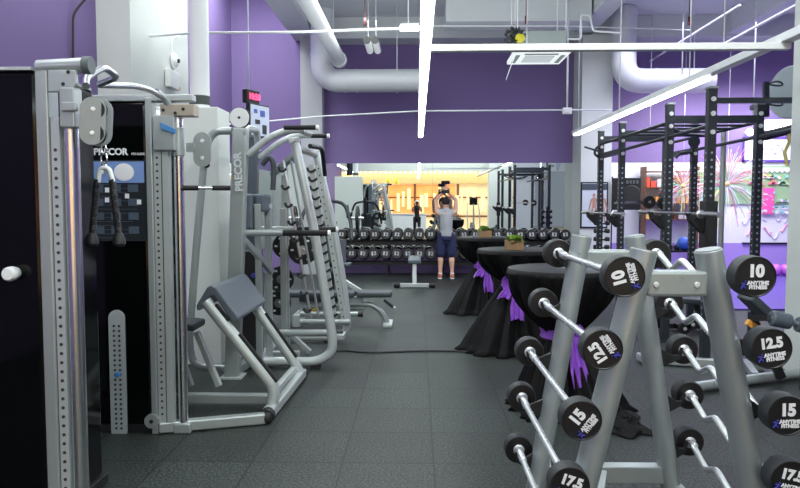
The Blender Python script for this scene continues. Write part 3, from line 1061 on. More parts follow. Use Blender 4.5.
# planters
wood_b = mat('light_wood_box', (150, 120, 84), .6, 0, .2, 12)
leafm = mat('lettuce_green', (140, 170, 70), .55, 0, .3, 14)
leafd = mat('leaf_green', (92, 128, 60), .55, 0, .3, 14)
for i, (px, py, Y, lab) in enumerate(((514, 246, 7.3, 'wooden planter box with leafy greens on the middle cocktail table'), (485, 238, 9.95, 'wooden planter box with greens on the farthest cocktail table'))):
    c = P(px, py, Y=Y)
    t = thing('planter_box', lab, 'planter', (c.x, Y, 1.102), 'planters on the cocktail tables')
    s_ = 1
    g = MB()
    hw, hh = .085, .10
    for q in (-1, 1):
        g.bx(c.x - hw, c.x + hw, Y + q * hw - .006, Y + q * hw + .006, 1.103, 1.103 + hh)
        g.bx(c.x + q * hw - .006, c.x + q * hw + .006, Y - hw, Y + hw, 1.103, 1.103 + hh)
    g.bx(c.x - hw, c.x + hw, Y - hw, Y + hw, 1.103, 1.113)
    g.build('box', wood_b, t, bevel=.002)
    MB().bx(c.x - hw + .008, c.x + hw - .008, Y - hw + .008, Y + hw - .008, 1.114, 1.18).build('soil', mat('soil', (50, 40, 32), .9), t)
    g = MB()
    rg = random.Random(i)
    for k in range(70):
        a = rg.uniform(0, 6.28)
        el = rg.uniform(.1, 1.3)
        L = rg.uniform(.06, .125)
        d = Vector((math.cos(a) * math.cos(el), math.sin(a) * math.cos(el), math.sin(el)))
        b0 = Vector((c.x + rg.uniform(-.05, .05), Y + rg.uniform(-.05, .05), 1.18))
        sd = d.cross(Vector((0, 0, 1))).normalized() * L * .35
        mid = b0 + d * L * .6 + Vector((0, 0, .01))
        tip = b0 + d * L + Vector((0, 0, -.02))
        g._add([b0, mid + sd, tip, mid - sd], [(0, 1, 2, 3)], rg.randrange(2), True)
    g.build('foliage', [leafm, leafd], t)

# ================================================================== CABLE MACHINE (left)
t = thing('cable_machine', 'tall dark cable machine with two weight towers at left edge', 'gym machine', (-1.9, 4.0, 0))
def tower(Y0, Y1, x0, x1, top, near):
    # glossy smoked shroud
    MB().bx(x0, x1, Y0, Y1, .06, top).build('weight_shroud', smoked, t, bevel=.02)
    MB().bx(x0 - .02, x1 + .02, Y0 + .01, Y1 + .02, .0, .06).build('skid', rubber, t, bevel=.005)
z_top = P(45, 62, Y=3.15).z
tower(3.18, 3.75, -2.55, -1.785, 2.22, True)
tower(4.6, 5.25, -2.40, -1.835, P(120, 101, Y=4.6).z, False)
for Y, (xa, xb), zt in ((3.15, (-1.775, -1.715), z_top), (4.58, (-1.835, -1.79), P(154, 97, Y=4.58).z)):
    MB().bx(xa, xb, Y, Y + .1, 0, zt).build('upright', silver, t, bevel=.008)
    # perforated column
    wdt = .045 if Y < 4 else .105
    g = MB().bx(xb + .004, xb + wdt, Y + .01, Y + .07, .08, zt - .25)
    n = 40
    xm = xb + (.024 if Y < 4 else .028)
    for i in range(n):
        z = .14 + i * (zt - .5) / n
        g.cyl((xm, Y + .008, z), (xm, Y + .012, z), .0085, 8, 1)
    if Y > 4:
        g.bx(xb + .058, xb + .062, Y + .006, Y + .012, .08, zt - .25, 1)
    g.build('perforated_column', [silver_w, mat('hole_dark', (60, 50, 42), .6)], t)
# chrome guide rods
for (px, Y, r) in ((76, 3.2, .036), (181.5, 4.64, .034)):
    c = P(px, 300, Y=Y)
    MB().cyl((c.x, Y, .05), (c.x, Y, P(px, 118, Y=Y).z), r, 26).build('guide_rod', chrome, t)
    MB().cyl((c.x, Y, P(px, 156 if Y > 4 else 124, Y=Y).z), (c.x, Y, P(px, 128 if Y > 4 else 88, Y=Y).z), r * 1.15, 22).build('slider_sleeve', silver, t, bevel=.004)
    MB().box((c.x, Y, .035), (.12, .1, .07)).build('rod_foot', silver, t, bevel=.01)
# pulley carriages
Y = 3.15
a, b = P(62, 128, Y=Y), P(80, 88, Y=Y)
MB().bx(a.x, b.x - .02, Y - .02, Y + .06, a.z, b.z).bx(a.x + .02, b.x, Y - .04, Y - .015, P(70, 112, Y=Y).z, P(70, 103, Y=Y).z)  .build('carriage', silver, t, bevel=.006)
def capsule(c0, c1, r, nrm, d, n=10):
    c0, c1 = Vector(c0), Vector(c1)
    ax = (c1 - c0).normalized()
    sd = ax.cross(Vector(nrm)).normalized()
    pts = []
    for k in range(n + 1):
        q = PI * k / n
        pts.append(c1 + sd * math.cos(q) * r + ax * math.sin(q) * r)
    for k in range(n + 1):
        q = PI + PI * k / n
        pts.append(c0 + sd * math.cos(q) * r + ax * math.sin(q) * r)
    return pts, Vector(nrm).normalized() * d
plg = mat('pulley_plate_grey', (138, 146, 148), .4, .3)
c0, c1 = P(92, 133, Y=3.12), P(93, 109, Y=3.12)
pl, d = capsule(c0, c1, .056, (-.35, 1, 0), .012)
MB().prism(pl, d).build('pulley_plate', plg, t, bevel=.002)
pl2, d2 = capsule(c0 + Vector((.008, .05, 0)), c1 + Vector((.008, .05, 0)), .058, (-.35, 1, 0), .012)
MB().prism(pl2, d2).build('pulley_plate', rackcap, t, bevel=.002)
g = MB()
for q in (c0, c1):
    g.lathe([(.0, -.006), (.009, -.005), (.011, 0), (.011, .01)], q, (-.35, 1, 0), 12)
g.build('bolt', bolt_m, t)
g = MB()
for q in (c0, c1):
    g.cyl(q + Vector((0, .016, 0)), q + Vector((.004, .045, 0)), .048, 20)
g.build('pulley_wheel', rubber, t)
Y = 4.62
a, b = P(157, 151, Y=Y), P(177, 116, Y=Y)
MB().bx(a.x, b.x, Y - .06, Y + .04, a.z, b.z).build('carriage', silver, t, bevel=.006)
g = MB().prism([P(160, 122, Y=4.54), P(175, 129, Y=4.54), P(175, 134, Y=4.54), P(161, 129, Y=4.54)], (0, .02, 0))
g.build('blue_lever', mat('blue_plastic', (70, 130, 190), .35), t, bevel=.003)
c0, c1 = P(202, 158, Y=4.67), P(202, 141, Y=4.67)
pl, d = capsule(c0, c1, .062, (0, 1, 0), .01)
MB().prism(pl, d).build('pulley_plate', silver, t, bevel=.002)
g = MB()
for q in (c0, c1):
    g.lathe([(.0, -.006), (.012, -.005), (.014, 0)], q, (0, 1, 0), 12)
g.build('bolt', bolt_m, t)
MB().bx(P(187, 145, Y=4.68).x, P(195, 145, Y=4.68).x, 4.66, 4.71, P(190, 152, Y=4.68).z, P(190, 143, Y=4.68).z).build('pulley_arm', silver, t)
# top structure
Y = 3.14
a = P(38, 66, Y=Y)
b = P(80, 62, Y=Y)
MB().tube([(a.x - .02, Y + .04, a.z), (b.x, Y + .04, a.z + .01)], .036, 18).build('top_tube', silver, t)
MB().cyl((b.x, Y + .04, a.z + .01), (b.x + .035, Y + .04, a.z + .01), .041, 18).build('end_cap', mat('cap_grey', (92, 100, 102), .5), t)
a, b = P(48, 92, Y=Y), P(76, 70, Y=Y)
g = MB().prism([(a.x, Y, b.z), (b.x, Y, b.z), (b.x, Y, b.z - .06), (b.x - .02, Y, b.z - .09), (b.x - .045, Y, a.z), (a.x, Y, a.z)], (0, .02, 0))
g.build('gusset', silver, t, bevel=.004)
g = MB()
for px, py in ((68, 72), (63, 84)):
    q = P(px, py, Y=Y - .002)
    g.cyl(q, q + Vector((0, .01, 0)), .009, 10)
g.build('gusset_hole', rubber, t)
a, b = P(104, 102, Y=4.62), P(194, 102, Y=4.62)
MB().bx(a.x - .2, b.x, 4.59, 4.67, a.z - .0, a.z + .045).build('top_beam', silver, t, bevel=.006)
a, b = P(160, 116, Y=4.56), P(194, 104, Y=4.56)
MB().bx(a.x, b.x, 4.56, 4.66, a.z, b.z).build('top_bracket', mat('bracket_beige', (168, 160, 146), .4, .3), t, bevel=.006)
g = MB()
for px, py in ((183, 109), (163, 110), (175, 113)):
    q = P(px, py, Y=4.555)
    g.cyl(q, q + Vector((0, .012, 0)), .011, 10)
g.build('bracket_hole', rubber, t)
pts = [P(86, 86, Y=3.2), P(86, 78, Y=3.3), P(104, 67, Y=3.5), P(118, 77, Y=3.65), P(97, 85, Y=3.75), P(134, 86, Y=4.15), P(148, 89, Y=4.35), P(163, 97, Y=4.55), P(176, 115, Y=4.62)]
MB().tube(rnd(pts, .05, 6), .0175, 14).build('pull_up_bar', chrome_d, t)
q = P(163, 97, Y=4.55)
MB().tube([P(156, 92, Y=4.47), q, P(176, 114, Y=4.62)], .024, 14).build('bar_socket', silver, t)
# shroud details
g = MB()
c = P(108, 152, Y=4.595)
g.text('PRECOR', .062, flat(c + Vector((.018, 0, 0))), bold=.035, ext=.001)
c2_ = P(138, 154, Y=4.595)
g.text('FTS GLIDE', .020, flat(c2_), bold=.02, ext=.001)
g.build('brand_lettering', white_t, t)
g = MB()
q = P(90, 152, Y=4.595)
g.prism([q + Vector((-.045, 0, .03)), q + Vector((.02, 0, .03)), q + Vector((.02, 0, -.03)), q + Vector((.0, 0, -.03)), q + Vector((.0, 0, .015)), q + Vector((-.045, 0, .015))], (0, -.003, 0))
g.build('brand_mark', mat('brand_blue', (120, 180, 220), .5), t)
pcm = [mat('placard_dark', (22, 28, 34), .5), mat('placard_blue', (120, 150, 205), .5), mat('placard_lines', (70, 84, 100), .5), white_t]
a, b = P(89, 241, Y=4.596), P(147, 160, Y=4.596)
W_, H_ = b.x - a.x, b.z - a.z
g = MB().bx(a.x, b.x, 4.592, 4.6, a.z, b.z, 0)
g.bx(a.x + .02, b.x - .02, 4.589, 4.592, a.z + H_ * .72, b.z - .01, 1)
g.ball((a.x + W_ * .62, 4.588, a.z + H_ * .85), (.07, .003, .06), 3, n=12, m=8)
for i in range(3):
    for j in range(4):
        g.bx(a.x + .04 + i * .12, a.x + .11 + i * .12, 4.589, 4.592, a.z + .05 + j * .095, a.z + .05 + j * .095 + .05, 2)
for i in range(14):
    g.bx(a.x + .03, a.x + W_ * (.5 + .4 * ((i * 7) % 5) / 5), 4.5895, 4.592, a.z + .02 + i * .028, a.z + .024 + i * .028, 2)
for px, py in ((139, 202), (107, 190), (127, 196), (107, 200)):
    q = P(px, py, Y=4.588)
    g.bx(q.x - .014, q.x + .014, 4.587, 4.591, q.z - .016, q.z + .016, 3)
g.build('placard', pcm, t)
a, b = P(112, 439, Y=4.595), P(125, 318, Y=4.595)
g = MB()
pl, d = capsule(((a.x + b.x) / 2, 4.585, a.z + .06), ((a.x + b.x) / 2, 4.585, b.z), (b.x - a.x) / 2 - .0, (0, 1, 0), .012)
g.prism(pl, d, 0)
for i in range(22):
    for s_ in (-1, 1):
        z = a.z + .08 + i * (b.z - a.z - .1) / 22
        xx = (a.x + b.x) / 2 + s_ * .018
        g.cyl((xx, 4.581, z), (xx, 4.586, z), .0085, 8, 1)
g.build('pin_strip', [silver_w, mat('hole_dark2', (40, 46, 48), .6)], t)
q = P(119, 374, Y=4.575)
MB().cyl(q, q + Vector((0, -.04, 0)), .016, 12).build('selector_pin', MATS['blue_plastic'], t)
q = P(12, 273, Y=3.17)
MB().lathe([(.0, -.07), (.026, -.068), (.034, -.055), (.034, -.02), (.028, -.01), (.028, .012)], q + Vector((.012, 0, 0)), (-.1, 1, 0), 18).build('knob', white_p, t)
# adhesive gusset at far foot
q = P(152, 421, Y=4.58)
MB().cyl(q + Vector((0, -.012, 0)), q + Vector((0, .02, 0)), .05, 20).build('foot_plate', silver, t)
MB().cyl(q + Vector((0, -.016, 0)), q + Vector((0, -.013, 0)), .014, 12).build('plate_hole', rubber, t)
# top left glass edge
MB().bx(-2.55, -1.80, 3.17, 3.76, 2.22, 2.235).build('shroud_lid', silver_w, t)


a, b = P(182, 188, Y=4.6), P(230, 188, Y=4.75)
MB().cyl(a, b, .012, 12).build('straight_handle', chrome, t)
u_ = b - a
for f0, f1 in ((.0, .33), (.62, 1)):
    MB().cyl(a + u_ * f0, a + u_ * f1, .0175, 12).build('handle_grip', grip, t)

# triceps rope hanging from left pulley
top = P(103, 139, Y=3.5)
t = thing('triceps_rope', 'black braided rope handle hanging from the near cable pulley', 'rope', top)
g = MB()
g.cyl(top + Vector((0, 0, .06)), top + Vector((0, 0, .0)), .006, 8)
g.lathe([(.0, .03), (.02, .02), (.024, 0), (.02, -.02), (.0, -.03)], top + Vector((0, 0, .07)), n=16)
g.build('cable_stop', rubber, t)
g = MB()
for i in range(3):
    c = top + Vector((.002, 0, -.05 - i * .05))
    ring = [c + Vector(((.016 if i % 2 else .012) * math.cos(q), (.0 if i % 2 else .012) * math.cos(q) * 0, .03 * math.sin(q))) for q in [2 * PI * k / 12 for k in range(13)]]
    g.tube(ring, .0045, 6)
g.build('carabiner', chrome, t)
cpt = P(104, 168, Y=3.5)
MB().tube(rnd([P(98, 182, Y=3.5), P(100, 168, Y=3.5), P(109, 168, Y=3.5), P(113, 182, Y=3.5)], .03), .013, 10).build('rope_bracket', white_p, t)
for i, (xa, xb) in enumerate(((97, 92), (112, 119))):
    a, b = P(xa, 180, Y=3.5), P(xb, 238, Y=3.5)
    g = MB()
    N = 60
    d = (b - a)
    e1, e2 = frame_of(d)
    for st in range(3):
        pts = [a + d * (k / N) + (e1 * math.cos(k * .75 + st * 2.09) + e2 * math.sin(k * .75 + st * 2.09)) * .009 for k in range(N + 1)]
        g.tube(pts, .0095, 6)
    g.build('rope', rubber, t)
    MB().lathe([(.0, .03), (.02, .025), (.03, .0), (.034, -.03), (.022, -.045), (.0, -.047)], b, n=18).build('rope_end', rubber, t)

# ================================================================== PREACHER BENCH
yn, yf = 5.02, 6.0
t = thing('preacher_bench', 'low silver preacher curl bench with grey arm pad beside the dark tower', 'bench', (-1.3, 5.5, 0))
p = lambda x, y, Y: P(x, y, Y=Y)
nt_ = [p(206, 301, yn), p(275, 388, yn), Vector((p(272, 415, yn).x, yn, .07))]
ft_ = [p(256, 308, yf), p(294, 362, yf), Vector((p(300, 376, yf).x, yf, .07))]
for a in (nt_, ft_):
    MB().tube(rnd(a, .18, 6), .042, 14, ry=.046).build('slanted_tube', silver_w, t)
g = MB()
for a, u0, u1 in ((nt_, .08, .28), (nt_, .42, 1.0), (ft_, .15, 1.0)):
    q0, q1 = a[0] + (a[1] - a[0]) * u0, a[0] + (a[1] - a[0]) * (u1 * .97)
    g = MB()
    nrm = Vector((.62, -.25, .6)).normalized() * .034
    g.bar(q0 + nrm, q1 + nrm, .055, .03, hint=Vector((0, 1, 0)))
    g.build('black_sleeve', grip, t, bevel=.008)
xb = (nt_[2].x + ft_[2].x) / 2
MB().bar((nt_[2].x, 4.88, .055), (ft_[2].x + .0, 6.1, .055), .085, .075).build('base_tube', silver_w, t, bevel=.012)
for y, xx in ((4.865, nt_[2].x), (6.12, ft_[2].x)):
    MB().lathe([(.052, -.03), (.055, .0), (.045, .025), (.0, .028)], (xx, y, .052), (0, 1 if y > 5.5 else -1, 0), 18).build('end_cap', rubber, t)
MB().bar(nt_[1] + Vector((0, .0, -.02)), ft_[1] + Vector((0, 0, -.06)), .05, .05).build('cross_tube', silver_w, t, bevel=.008)
# pad: folded profile extruded in Y
prof = [(-1.315, .735), (-1.50, .985), (-1.535, 1.0), (-1.57, .99), (-1.665, .83), (-1.655, .79), (-1.62, .80), (-1.545, .915), (-1.515, .915), (-1.375, .70), (-1.345, .695), (-1.32, .71)]
MB().prism([(-1.48 + (x + 1.48) * .92, 5.0, .84 + (z - .84) * .9) for x, z in prof], (0, .92, 0)).build('arm_pad', vinyl, t, bevel=.018, bseg=3)
# base bars to the tower
a, b = P(147, 438, Y=4.62), P(266, 424, Y=4.84)
MB().bar((-1.79, 4.60, .045), (b.x, 4.82, .045), .07, .075).build('base_bar', silver, t, bevel=.01)
MB().lathe([(.035, -.01), (.042, .0), (.042, .03), (.03, .04), (.0, .042)], (b.x, 4.82, .045), (1, .2, 0), 16).build('end_cap', rubber, t)
MB().bar((-1.9, 5.2, .075), (ft_[2].x - .03, 5.2, .075), .07, .08).build('base_bar', silver, t, bevel=.012)
MB().bar(P(173, 332, Y=5.45), Vector((-1.85, 5.45, .1)), .05, .05).build('seat_post', silver, t, bevel=.008)
MB().bar((-1.8, 5.46, .55), (-1.62, 5.46, .1), .05, .05).build('seat_brace', silver_w, t, bevel=.008)
c = P(182, 323, Y=5.45)
MB().box(c, (.30, .3, .06), rot=(0, math.radians(6), 0)).build('seat_pad', vinyl_d, t, bevel=.02, bseg=3)

# ================================================================== CHIN AND DIP MACHINE
Y1, Y2 = 6.1, 6.85
t = thing('chin_dip_machine', 'tall silver chin and dip machine with lettered upright', 'gym machine', (-1.5, 6.5, 0))
a, b = P(241, 128, Y=Y1), P(232.5, 381, Y=Y1)
MB().bar((b.x, Y1, 0.0), a, .135, .1, hint=Vector((0, 1, 0))).build('upright', silver, t, bevel=.015)
a2, b2 = P(254, 136, Y=Y2), P(250, 372, Y=Y2)
MB().bar((b2.x, Y2, 0.0), a2, .1, .1, hint=Vector((0, 1, 0))).build('upright', vinyl, t, bevel=.015)
MB().box((b.x, Y1 + .02, .012), (.2, .2, .024)).build('foot_plate', silver_w, t, bevel=.005)
# arch between
MB().tube(rnd([P(245, 150, Y=Y1 + .06), P(245, 128, Y=Y1 + .1), P(257, 130, Y=Y2 - .1), P(258, 150, Y=Y2)], .12, 6), .035, 12).build('arch', silver_w, t)
# lettering turned to read upwards
g = MB()
M = Matrix.Translation(P(238.5, 172, Y=Y1 - .072)) @ Matrix.Rotation(PI / 2, 4, 'X') @ Matrix.Rotation(PI / 2 + .04, 4, 'Z')
g.text('PRECOR', .092, M, bold=.03, ext=.001)
g.build('brand_lettering', mat('letter_pale', (206, 212, 213), .5), t)
q = P(240, 118, Y=Y1)
MB().cyl(q + Vector((0, -.03, 0)), q + Vector((0, -.015, 0)), .088, 30).cyl(q + Vector((0, .015, 0)), q + Vector((0, .03, 0)), .088, 30).build('pulley_cover', platewhite, t, bevel=.004)
MB().cyl(q + Vector((0, -.036, 0)), q + Vector((0, .036, 0)), .012, 12).build('pulley_axle', rubber, t)
MB().cyl(q + Vector((0, -.012, 0)), q + Vector((0, .012, 0)), .095, 26).build('pulley_wheel', rubber, t)
# side tube loop
pts = [P(232, 131, Y=Y1), P(213, 131, Y=Y1), P(205, 150, Y=Y1), P(196, 250, Y=Y1), P(189, 345, Y=Y1), P(194, 366, Y=Y1), P(228, 368, Y=Y1)]
MB().tube(rnd(pts, .2, 8), .034, 14).build('frame_tube', silver, t)
q = P(207, 165, Y=Y1 - .04)
MB().ball(q, .026, n=12, m=8).build('adjust_knob', rubber, t)
# upper arms + grips
for Y, pp, gx in ((Y1, [(248, 155), (268, 138), (284, 131), (304, 129)], (284, 316, 127.5)), (Y2, [(259, 158), (281, 141), (298, 135), (312, 135)], (311, 327, 136))):
    MB().tube(rnd([P(x, y, Y=Y) for x, y in pp], .15, 5), .031, 12).build('upper_arm', silver_w, t)
    a, b = P(gx[0], gx[2], Y=Y - .03), P(gx[1], gx[2], Y=Y - .03)
    MB().cyl(a, b, .021, 14).build('handle_grip', grip, t)
    MB().cyl(b, b + Vector((.025, 0, 0)), .022, 14).build('grip_tip', white_p, t)
MB().tube([P(300, 130, Y=Y1), P(310, 135, Y=Y2)], .028, 12).build('cross_tube', silver, t)
MB().tube(rnd([P(262, 165, Y=6.5), P(270, 156, Y=6.5), P(274, 165, Y=6.5), P(273, 190, Y=6.5)], .05), .026, 10).build('lever_handle', vinyl_d, t)
# dip arms
for Y, py, gx in ((Y1 + .1, 233, (240, 283, 328)), (Y2, 229.5, (262, 295, 336))):
    a, b, c = P(gx[0], py, Y=Y), P(gx[1], py, Y=Y), P(gx[2], py, Y=Y)
    MB().cyl(a, b, .032, 14).build('dip_arm', silver, t)
    MB().cyl(b, c, .027, 14).build('dip_grip', grip, t)
    MB().cyl(c, c + Vector((.022, 0, 0)), .028, 14).build('grip_tip', white_p, t)
# back pad, posts
a, b = P(243, 229, Y=6.45), P(256, 194, Y=6.45)
MB().bx(a.x, b.x, 6.3, 6.65, a.z, b.z).build('back_pad', vinyl, t, bevel=.025, bseg=3)
a, b = P(256, 216, Y=6.4), P(263, 200, Y=6.4)
MB().bx(P(254, 216, Y=6.3).x, P(264, 216, Y=6.3).x, 6.34, 6.62, P(254, 212, Y=6.3).z, P(254, 194, Y=6.3).z).build('pad_block', vinyl, t, bevel=.02)
for px, y0, Y in ((258, 204, 6.35), (268, 206, 6.6), (283, 208, 7.0)):
    a = P(px, y0, Y=Y)
    MB().bar((a.x, Y, 0), a, .06, .06, hint=Vector((0, 1, 0))).build('post', silver, t, bevel=.008)
MB().bar(P(256, 206, Y=6.33), P(270, 206, Y=6.6), .05, .04).build('post_cap', silver_w, t)
MB().bar(P(244, 240, Y=6.15), P(272, 272, Y=6.5), .05, .05).build('brace', silver, t, bevel=.006)
a, b = P(243, 335, Y=6.7), P(262, 250, Y=6.7)
MB().bx(a.x, b.x, 6.55, 6.75, .1, b.z).build('weight_stack', rubber, t, bevel=.01)
q = P(254, 275, Y=6.53)
MB().cyl(q, q + Vector((0, -.05, 0)), .022, 10).build('selector_pin', blue_t, t)
MB().bar((P(232, 381, Y=Y1).x, Y1, .05), (P(232, 381, Y=Y1).x + .1, Y2 + .15, .05), .08, .08).build('base_tube', silver, t, bevel=.01)
MB().bar((P(232, 381, Y=Y1).x, Y2, .05), (-1.2, Y2, .05), .08, .08).build('base_tube', silver, t, bevel=.01)

# ================================================================== SMITH MACHINE
Ya, Yb = 6.5, 7.7
t = thing('smith_machine', 'silver smith machine with leaning tube frames and rack hooks', 'gym machine', (-.9, 7.0, 0))
pa = [P(295, 143, Y=Ya), P(313, 224, Y=Ya), P(325, 295, Y=Ya), P(332, 333, Y=Ya), P(333, 352, Y=Ya), P(318, 376, Y=Ya), P(262, 377, Y=Ya)]
pb = [P(316, 152, Y=Yb), P(333, 224, Y=Yb), P(344, 287, Y=Yb), P(348, 325, Y=Yb), P(343, 343, Y=Yb), P(330, 351, Y=Yb), P(286, 351, Y=Yb)]
for q, r in ((pa, .05), (pb, .046)):
    for v in q[-3:]:
        v.z = max(v.z, .065)
    q[-2].z = q[-1].z = .062
    MB().tube(rnd(q, .16, 7), r, 18, ry=r * .9).build('side_frame', silver_w, t)
    MB().cyl(q[0], q[0] + Vector((-.01, 0, .05)), r * 1.1, 18).build('frame_cap', platewhite, t, bevel=.01)
    MB().box(q[-2] + Vector((-.02, 0, -.045)), (.09, .1, .03)).build('foot', rubber, t)
MB().tube([pa[0] + Vector((.02, .05, -.05)), pb[0] + Vector((0, 0, -.03))], .035, 12).build('top_cross_tube', silver, t)
MB().tube(rnd([P(310, 146, Y=6.9), P(322, 148, Y=7.3), P(325, 175, Y=7.6)], .1), .024, 10).build('top_brace', blackmet, t)
# rack rails with hooks
for (q0, q1, Y) in (((311, 165), (334, 318), 7.5), ((283, 160), (311, 318), 6.62)):
    a, b = P(*q0, Y=Y), P(*q1, Y=Y)
    if Y > 7:
        MB().bar(b, a, .07, .03, hint=Vector((0, 1, 0))).build('hook_rail', silver_w, t, bevel=.004)
    else:
        MB().cyl(a, b, .014, 12).build('guide_rod', chrome_d, t)
        MB().cyl(a + Vector((.06, .1, 0)), b + Vector((.06, .1, 0)), .012, 10).build('guide_rod', silver, t)
    n = 17 if Y > 7 else 9
    for i in range(n):
        u = (i + .5) / n
        c = a + (b - a) * u
        g = MB().tube(rnd([c + Vector((.05, -.03, .0)), c + Vector((-.0, -.04, -.03)), c + Vector((-.035, -.04, -.015)), c + Vector((-.04, -.04, .02))] if Y > 7 else [c + Vector((.02, -.02, .0)), c + Vector((-.02, -.03, -.03)), c + Vector((-.045, -.03, -.01)), c + Vector((-.05, -.03, .015))], .02, 3), .0135, 7)
        g.build('hook', rubber, t)
# hook rail second edge (pale, perforated)
a, b = P(318, 165, Y=7.62), P(344, 320, Y=7.62)
g = MB().bar(b, a, .055, .03, hint=Vector((0, 1, 0)))
for i in range(22):
    c = a + (b - a) * (i + .5) / 22 + Vector((0, -.018, 0))
    g.cyl(c, c + Vector((0, -.003, 0)), .009, 8, 1)
g.build('perforated_rail', [silver_w, MATS['hole_dark']], t)
# cross members at low level, left back posts
for (x0, x1, y, Y, r) in ((268, 333, 333, 6.75, .035), (300, 350, 322, 7.6, .03)):
    MB().cyl(P(x0, y, Y=Y), P(x1, y, Y=Y), r, 14).build('cross_tube', silver, t)
q = P(333, 333, Y=6.7)
MB().bx(q.x - .05, q.x + .12, 6.6, 6.8, q.z - .05, q.z - .0).build('rest_plate', silver, t, bevel=.006)
MB().cyl(q, q + Vector((.1, 0, 0)), .03, 12).build('bar_stop', rubber, t)
a = P(289, 200, Y=7.3)
MB().bar((P(285, 300, Y=7.0).x, 7.05, .0), P(285, 175, Y=7.05), .07, .05, hint=Vector((0, 1, 0))).build('rear_post', silver, t, bevel=.008)
MB().bar(P(286, 330, Y=7.05), P(310, 352, Y=7.05), .05, .05).build('brace', silver_w, t, bevel=.006)
MB().bar((pa[-1].x, Ya, .062), (pb[-1].x - .02, Yb, .062), .07, .07).build('base_tube', silver, t, bevel=.008)
MB().bar(P(272, 175, Y=7.0), P(300, 150, Y=6.7), .06, .05).build('rear_brace', silver, t, bevel=.006)
sm = t
MB().cyl(P(300, 314, Y=8.0), P(358, 314, Y=8.0), .028, 12).build('cross_tube', silver, t)
MB().cyl(P(358, 314, Y=8.0), P(363, 314, Y=8.0), .034, 12).build('bar_stop', rubber, t)
# storage pegs (parts) with plates (things)
def plate_mesh(r):
    return [(.03, -.02), (r * .55, -.022), (r * .6, -.014), (r * .84, -.014), (r * .88, -.024), (r, -.02), (r, .02), (r * .88, .024), (r * .84, .014), (r * .6, .014), (r * .55, .022), (.03, .02), (.03, -.02)]
plabs = [('large black weight plate hung highest on the smith machine', 303, 250, 6.9, .15), ('black weight plate left of the highest one on the smith machine', 285, 246, 7.2, .13),
         ('black weight plate low at the smith machine, upper of the two', 281, 279, 7.3, .14), ('lowest black weight plate on the smith machine', 279, 303, 7.25, .13)]
for lab, px, py, Y, r in plabs:
    c = P(px, py, Y=Y)
    MB().cyl(c + Vector((0, -.08, 0)), c + Vector((0, .12, 0)), .024, 12).build('storage_peg', chrome_d, sm)
    MB().bar(c + Vector((0, .1, 0)), Vector((P(285, 300, Y=7.05).x, max(Y, 7.0), c.z)), .03, .03).build('peg_arm', silver, sm)
    w_ = thing('weight_plate', lab, 'weight plate', c, 'plates stored on the smith machine')
    MB().lathe(plate_mesh(r), c, (0, 1, 0), 36).build('disc', rubber, w_)
    MB().lathe([(.03, -.024), (.048, -.024), (.048, .024), (.03, .024)], c, (0, 1, 0), 20).build('hub_ring', chrome_d, w_)
    g = MB()
    for k in range(6):
        q = 2 * PI * k / 6
        g.box(c + Vector((math.cos(q) * r * .72, -.016, math.sin(q) * r * .72)), (.03, .004, .02))
    g.build('raised_mark', white_t, w_)

# ================================================================== BENCHES
Y = 8.85
t = thing('flat_bench', 'grey padded bench lying sideways beyond the smith machine', 'bench', (-.9, Y, 0))
for q0, q1 in (((276, 293.5), (355, 293.5)), ((357, 293.5), (392, 293.5))):
    a, b = P(*q0, Y=Y), P(*q1, Y=Y)
    MB().box(((a.x + b.x) / 2, Y, a.z), (b.x - a.x, .28, .075)).build('pad', vinyl_d, t, bevel=.025, bseg=3)
g = [P(299, 322, Y=Y), P(302, 309, Y=Y), P(320, 305, Y=Y), P(352, 305, Y=Y), P(372, 304, Y=Y), P(383, 313, Y=Y), P(388, 325, Y=Y)]
MB().tube(rnd(g, .12, 6), .036, 14).build('frame_tube', silver, t)
MB().box((g[-1].x, Y, .02), (.12, .42, .04)).build('foot', silver_w, t, bevel=.01)
MB().box((g[0].x, Y, .08), (.1, .42, .16)).build('foot', silver_w, t, bevel=.01)
a = P(350, 300, Y=Y)
MB().bx(a.x - .05, a.x + .16, Y - .06, Y + .06, a.z - .06, a.z + .05).build('hinge_bracket', silver, t, bevel=.006)
a, b = P(384, 300, Y=Y - .1), P(393, 307, Y=Y - .1)
MB().cyl(a, b, .02, 10).build('adjust_handle', rubber, t)
MB().cyl(b, b + (b - a) * .2, .021, 10).build('handle_tip', chrome, t)
q = P(314, 310, Y=Y - .05)
MB().tube([q + Vector((-.05, 0, -.03)), q + Vector((.05, 0, .03))], .018, 6).build('yellow_lever', mat('yellow_plastic', (220, 180, 50), .5), t)

Y = 10.2
t = thing('incline_bench', 'silver framed bench with slanted strut behind the sideways bench', 'bench', (-1.0, Y, 0))
MB().bar(P(339, 278, Y=Y), P(360, 291, Y=Y), .06, .07).build('slanted_strut', silver_w, t, bevel=.01)
MB().bar((P(360, 291, Y=Y).x, Y, 0.2), (P(360, 291, Y=Y).x + .02, Y, P(360, 291, Y=Y).z), .06, .06).bar((P(339, 278, Y=Y).x - .3, Y, .05), (P(360, 291, Y=Y).x + .05, Y, .05), .07, .08).bar((P(341, 278, Y=Y).x, Y, 0.05), P(341, 278, Y=Y), .06, .06).bar((P(360, 291, Y=Y).x, Y, 0.05), (P(360, 291, Y=Y).x, Y, .3), .06, .06).build('frame', silver, t)
Y = 12.0
t = thing('small_bench', 'small dark seat bench before the dumbbell rack at left', 'bench', (P(342, 270, Y=Y).x, Y, 0))
c = P(343, 265, Y=Y)
MB().box(c, (.28, .4, .07)).build('pad', vinyl_d, t, bevel=.02)
MB().box(c + Vector((-.1, .25, .2)), (.26, .07, .5), rot=(math.radians(-15), 0, 0)).build('back_pad', vinyl_d, t, bevel=.02)
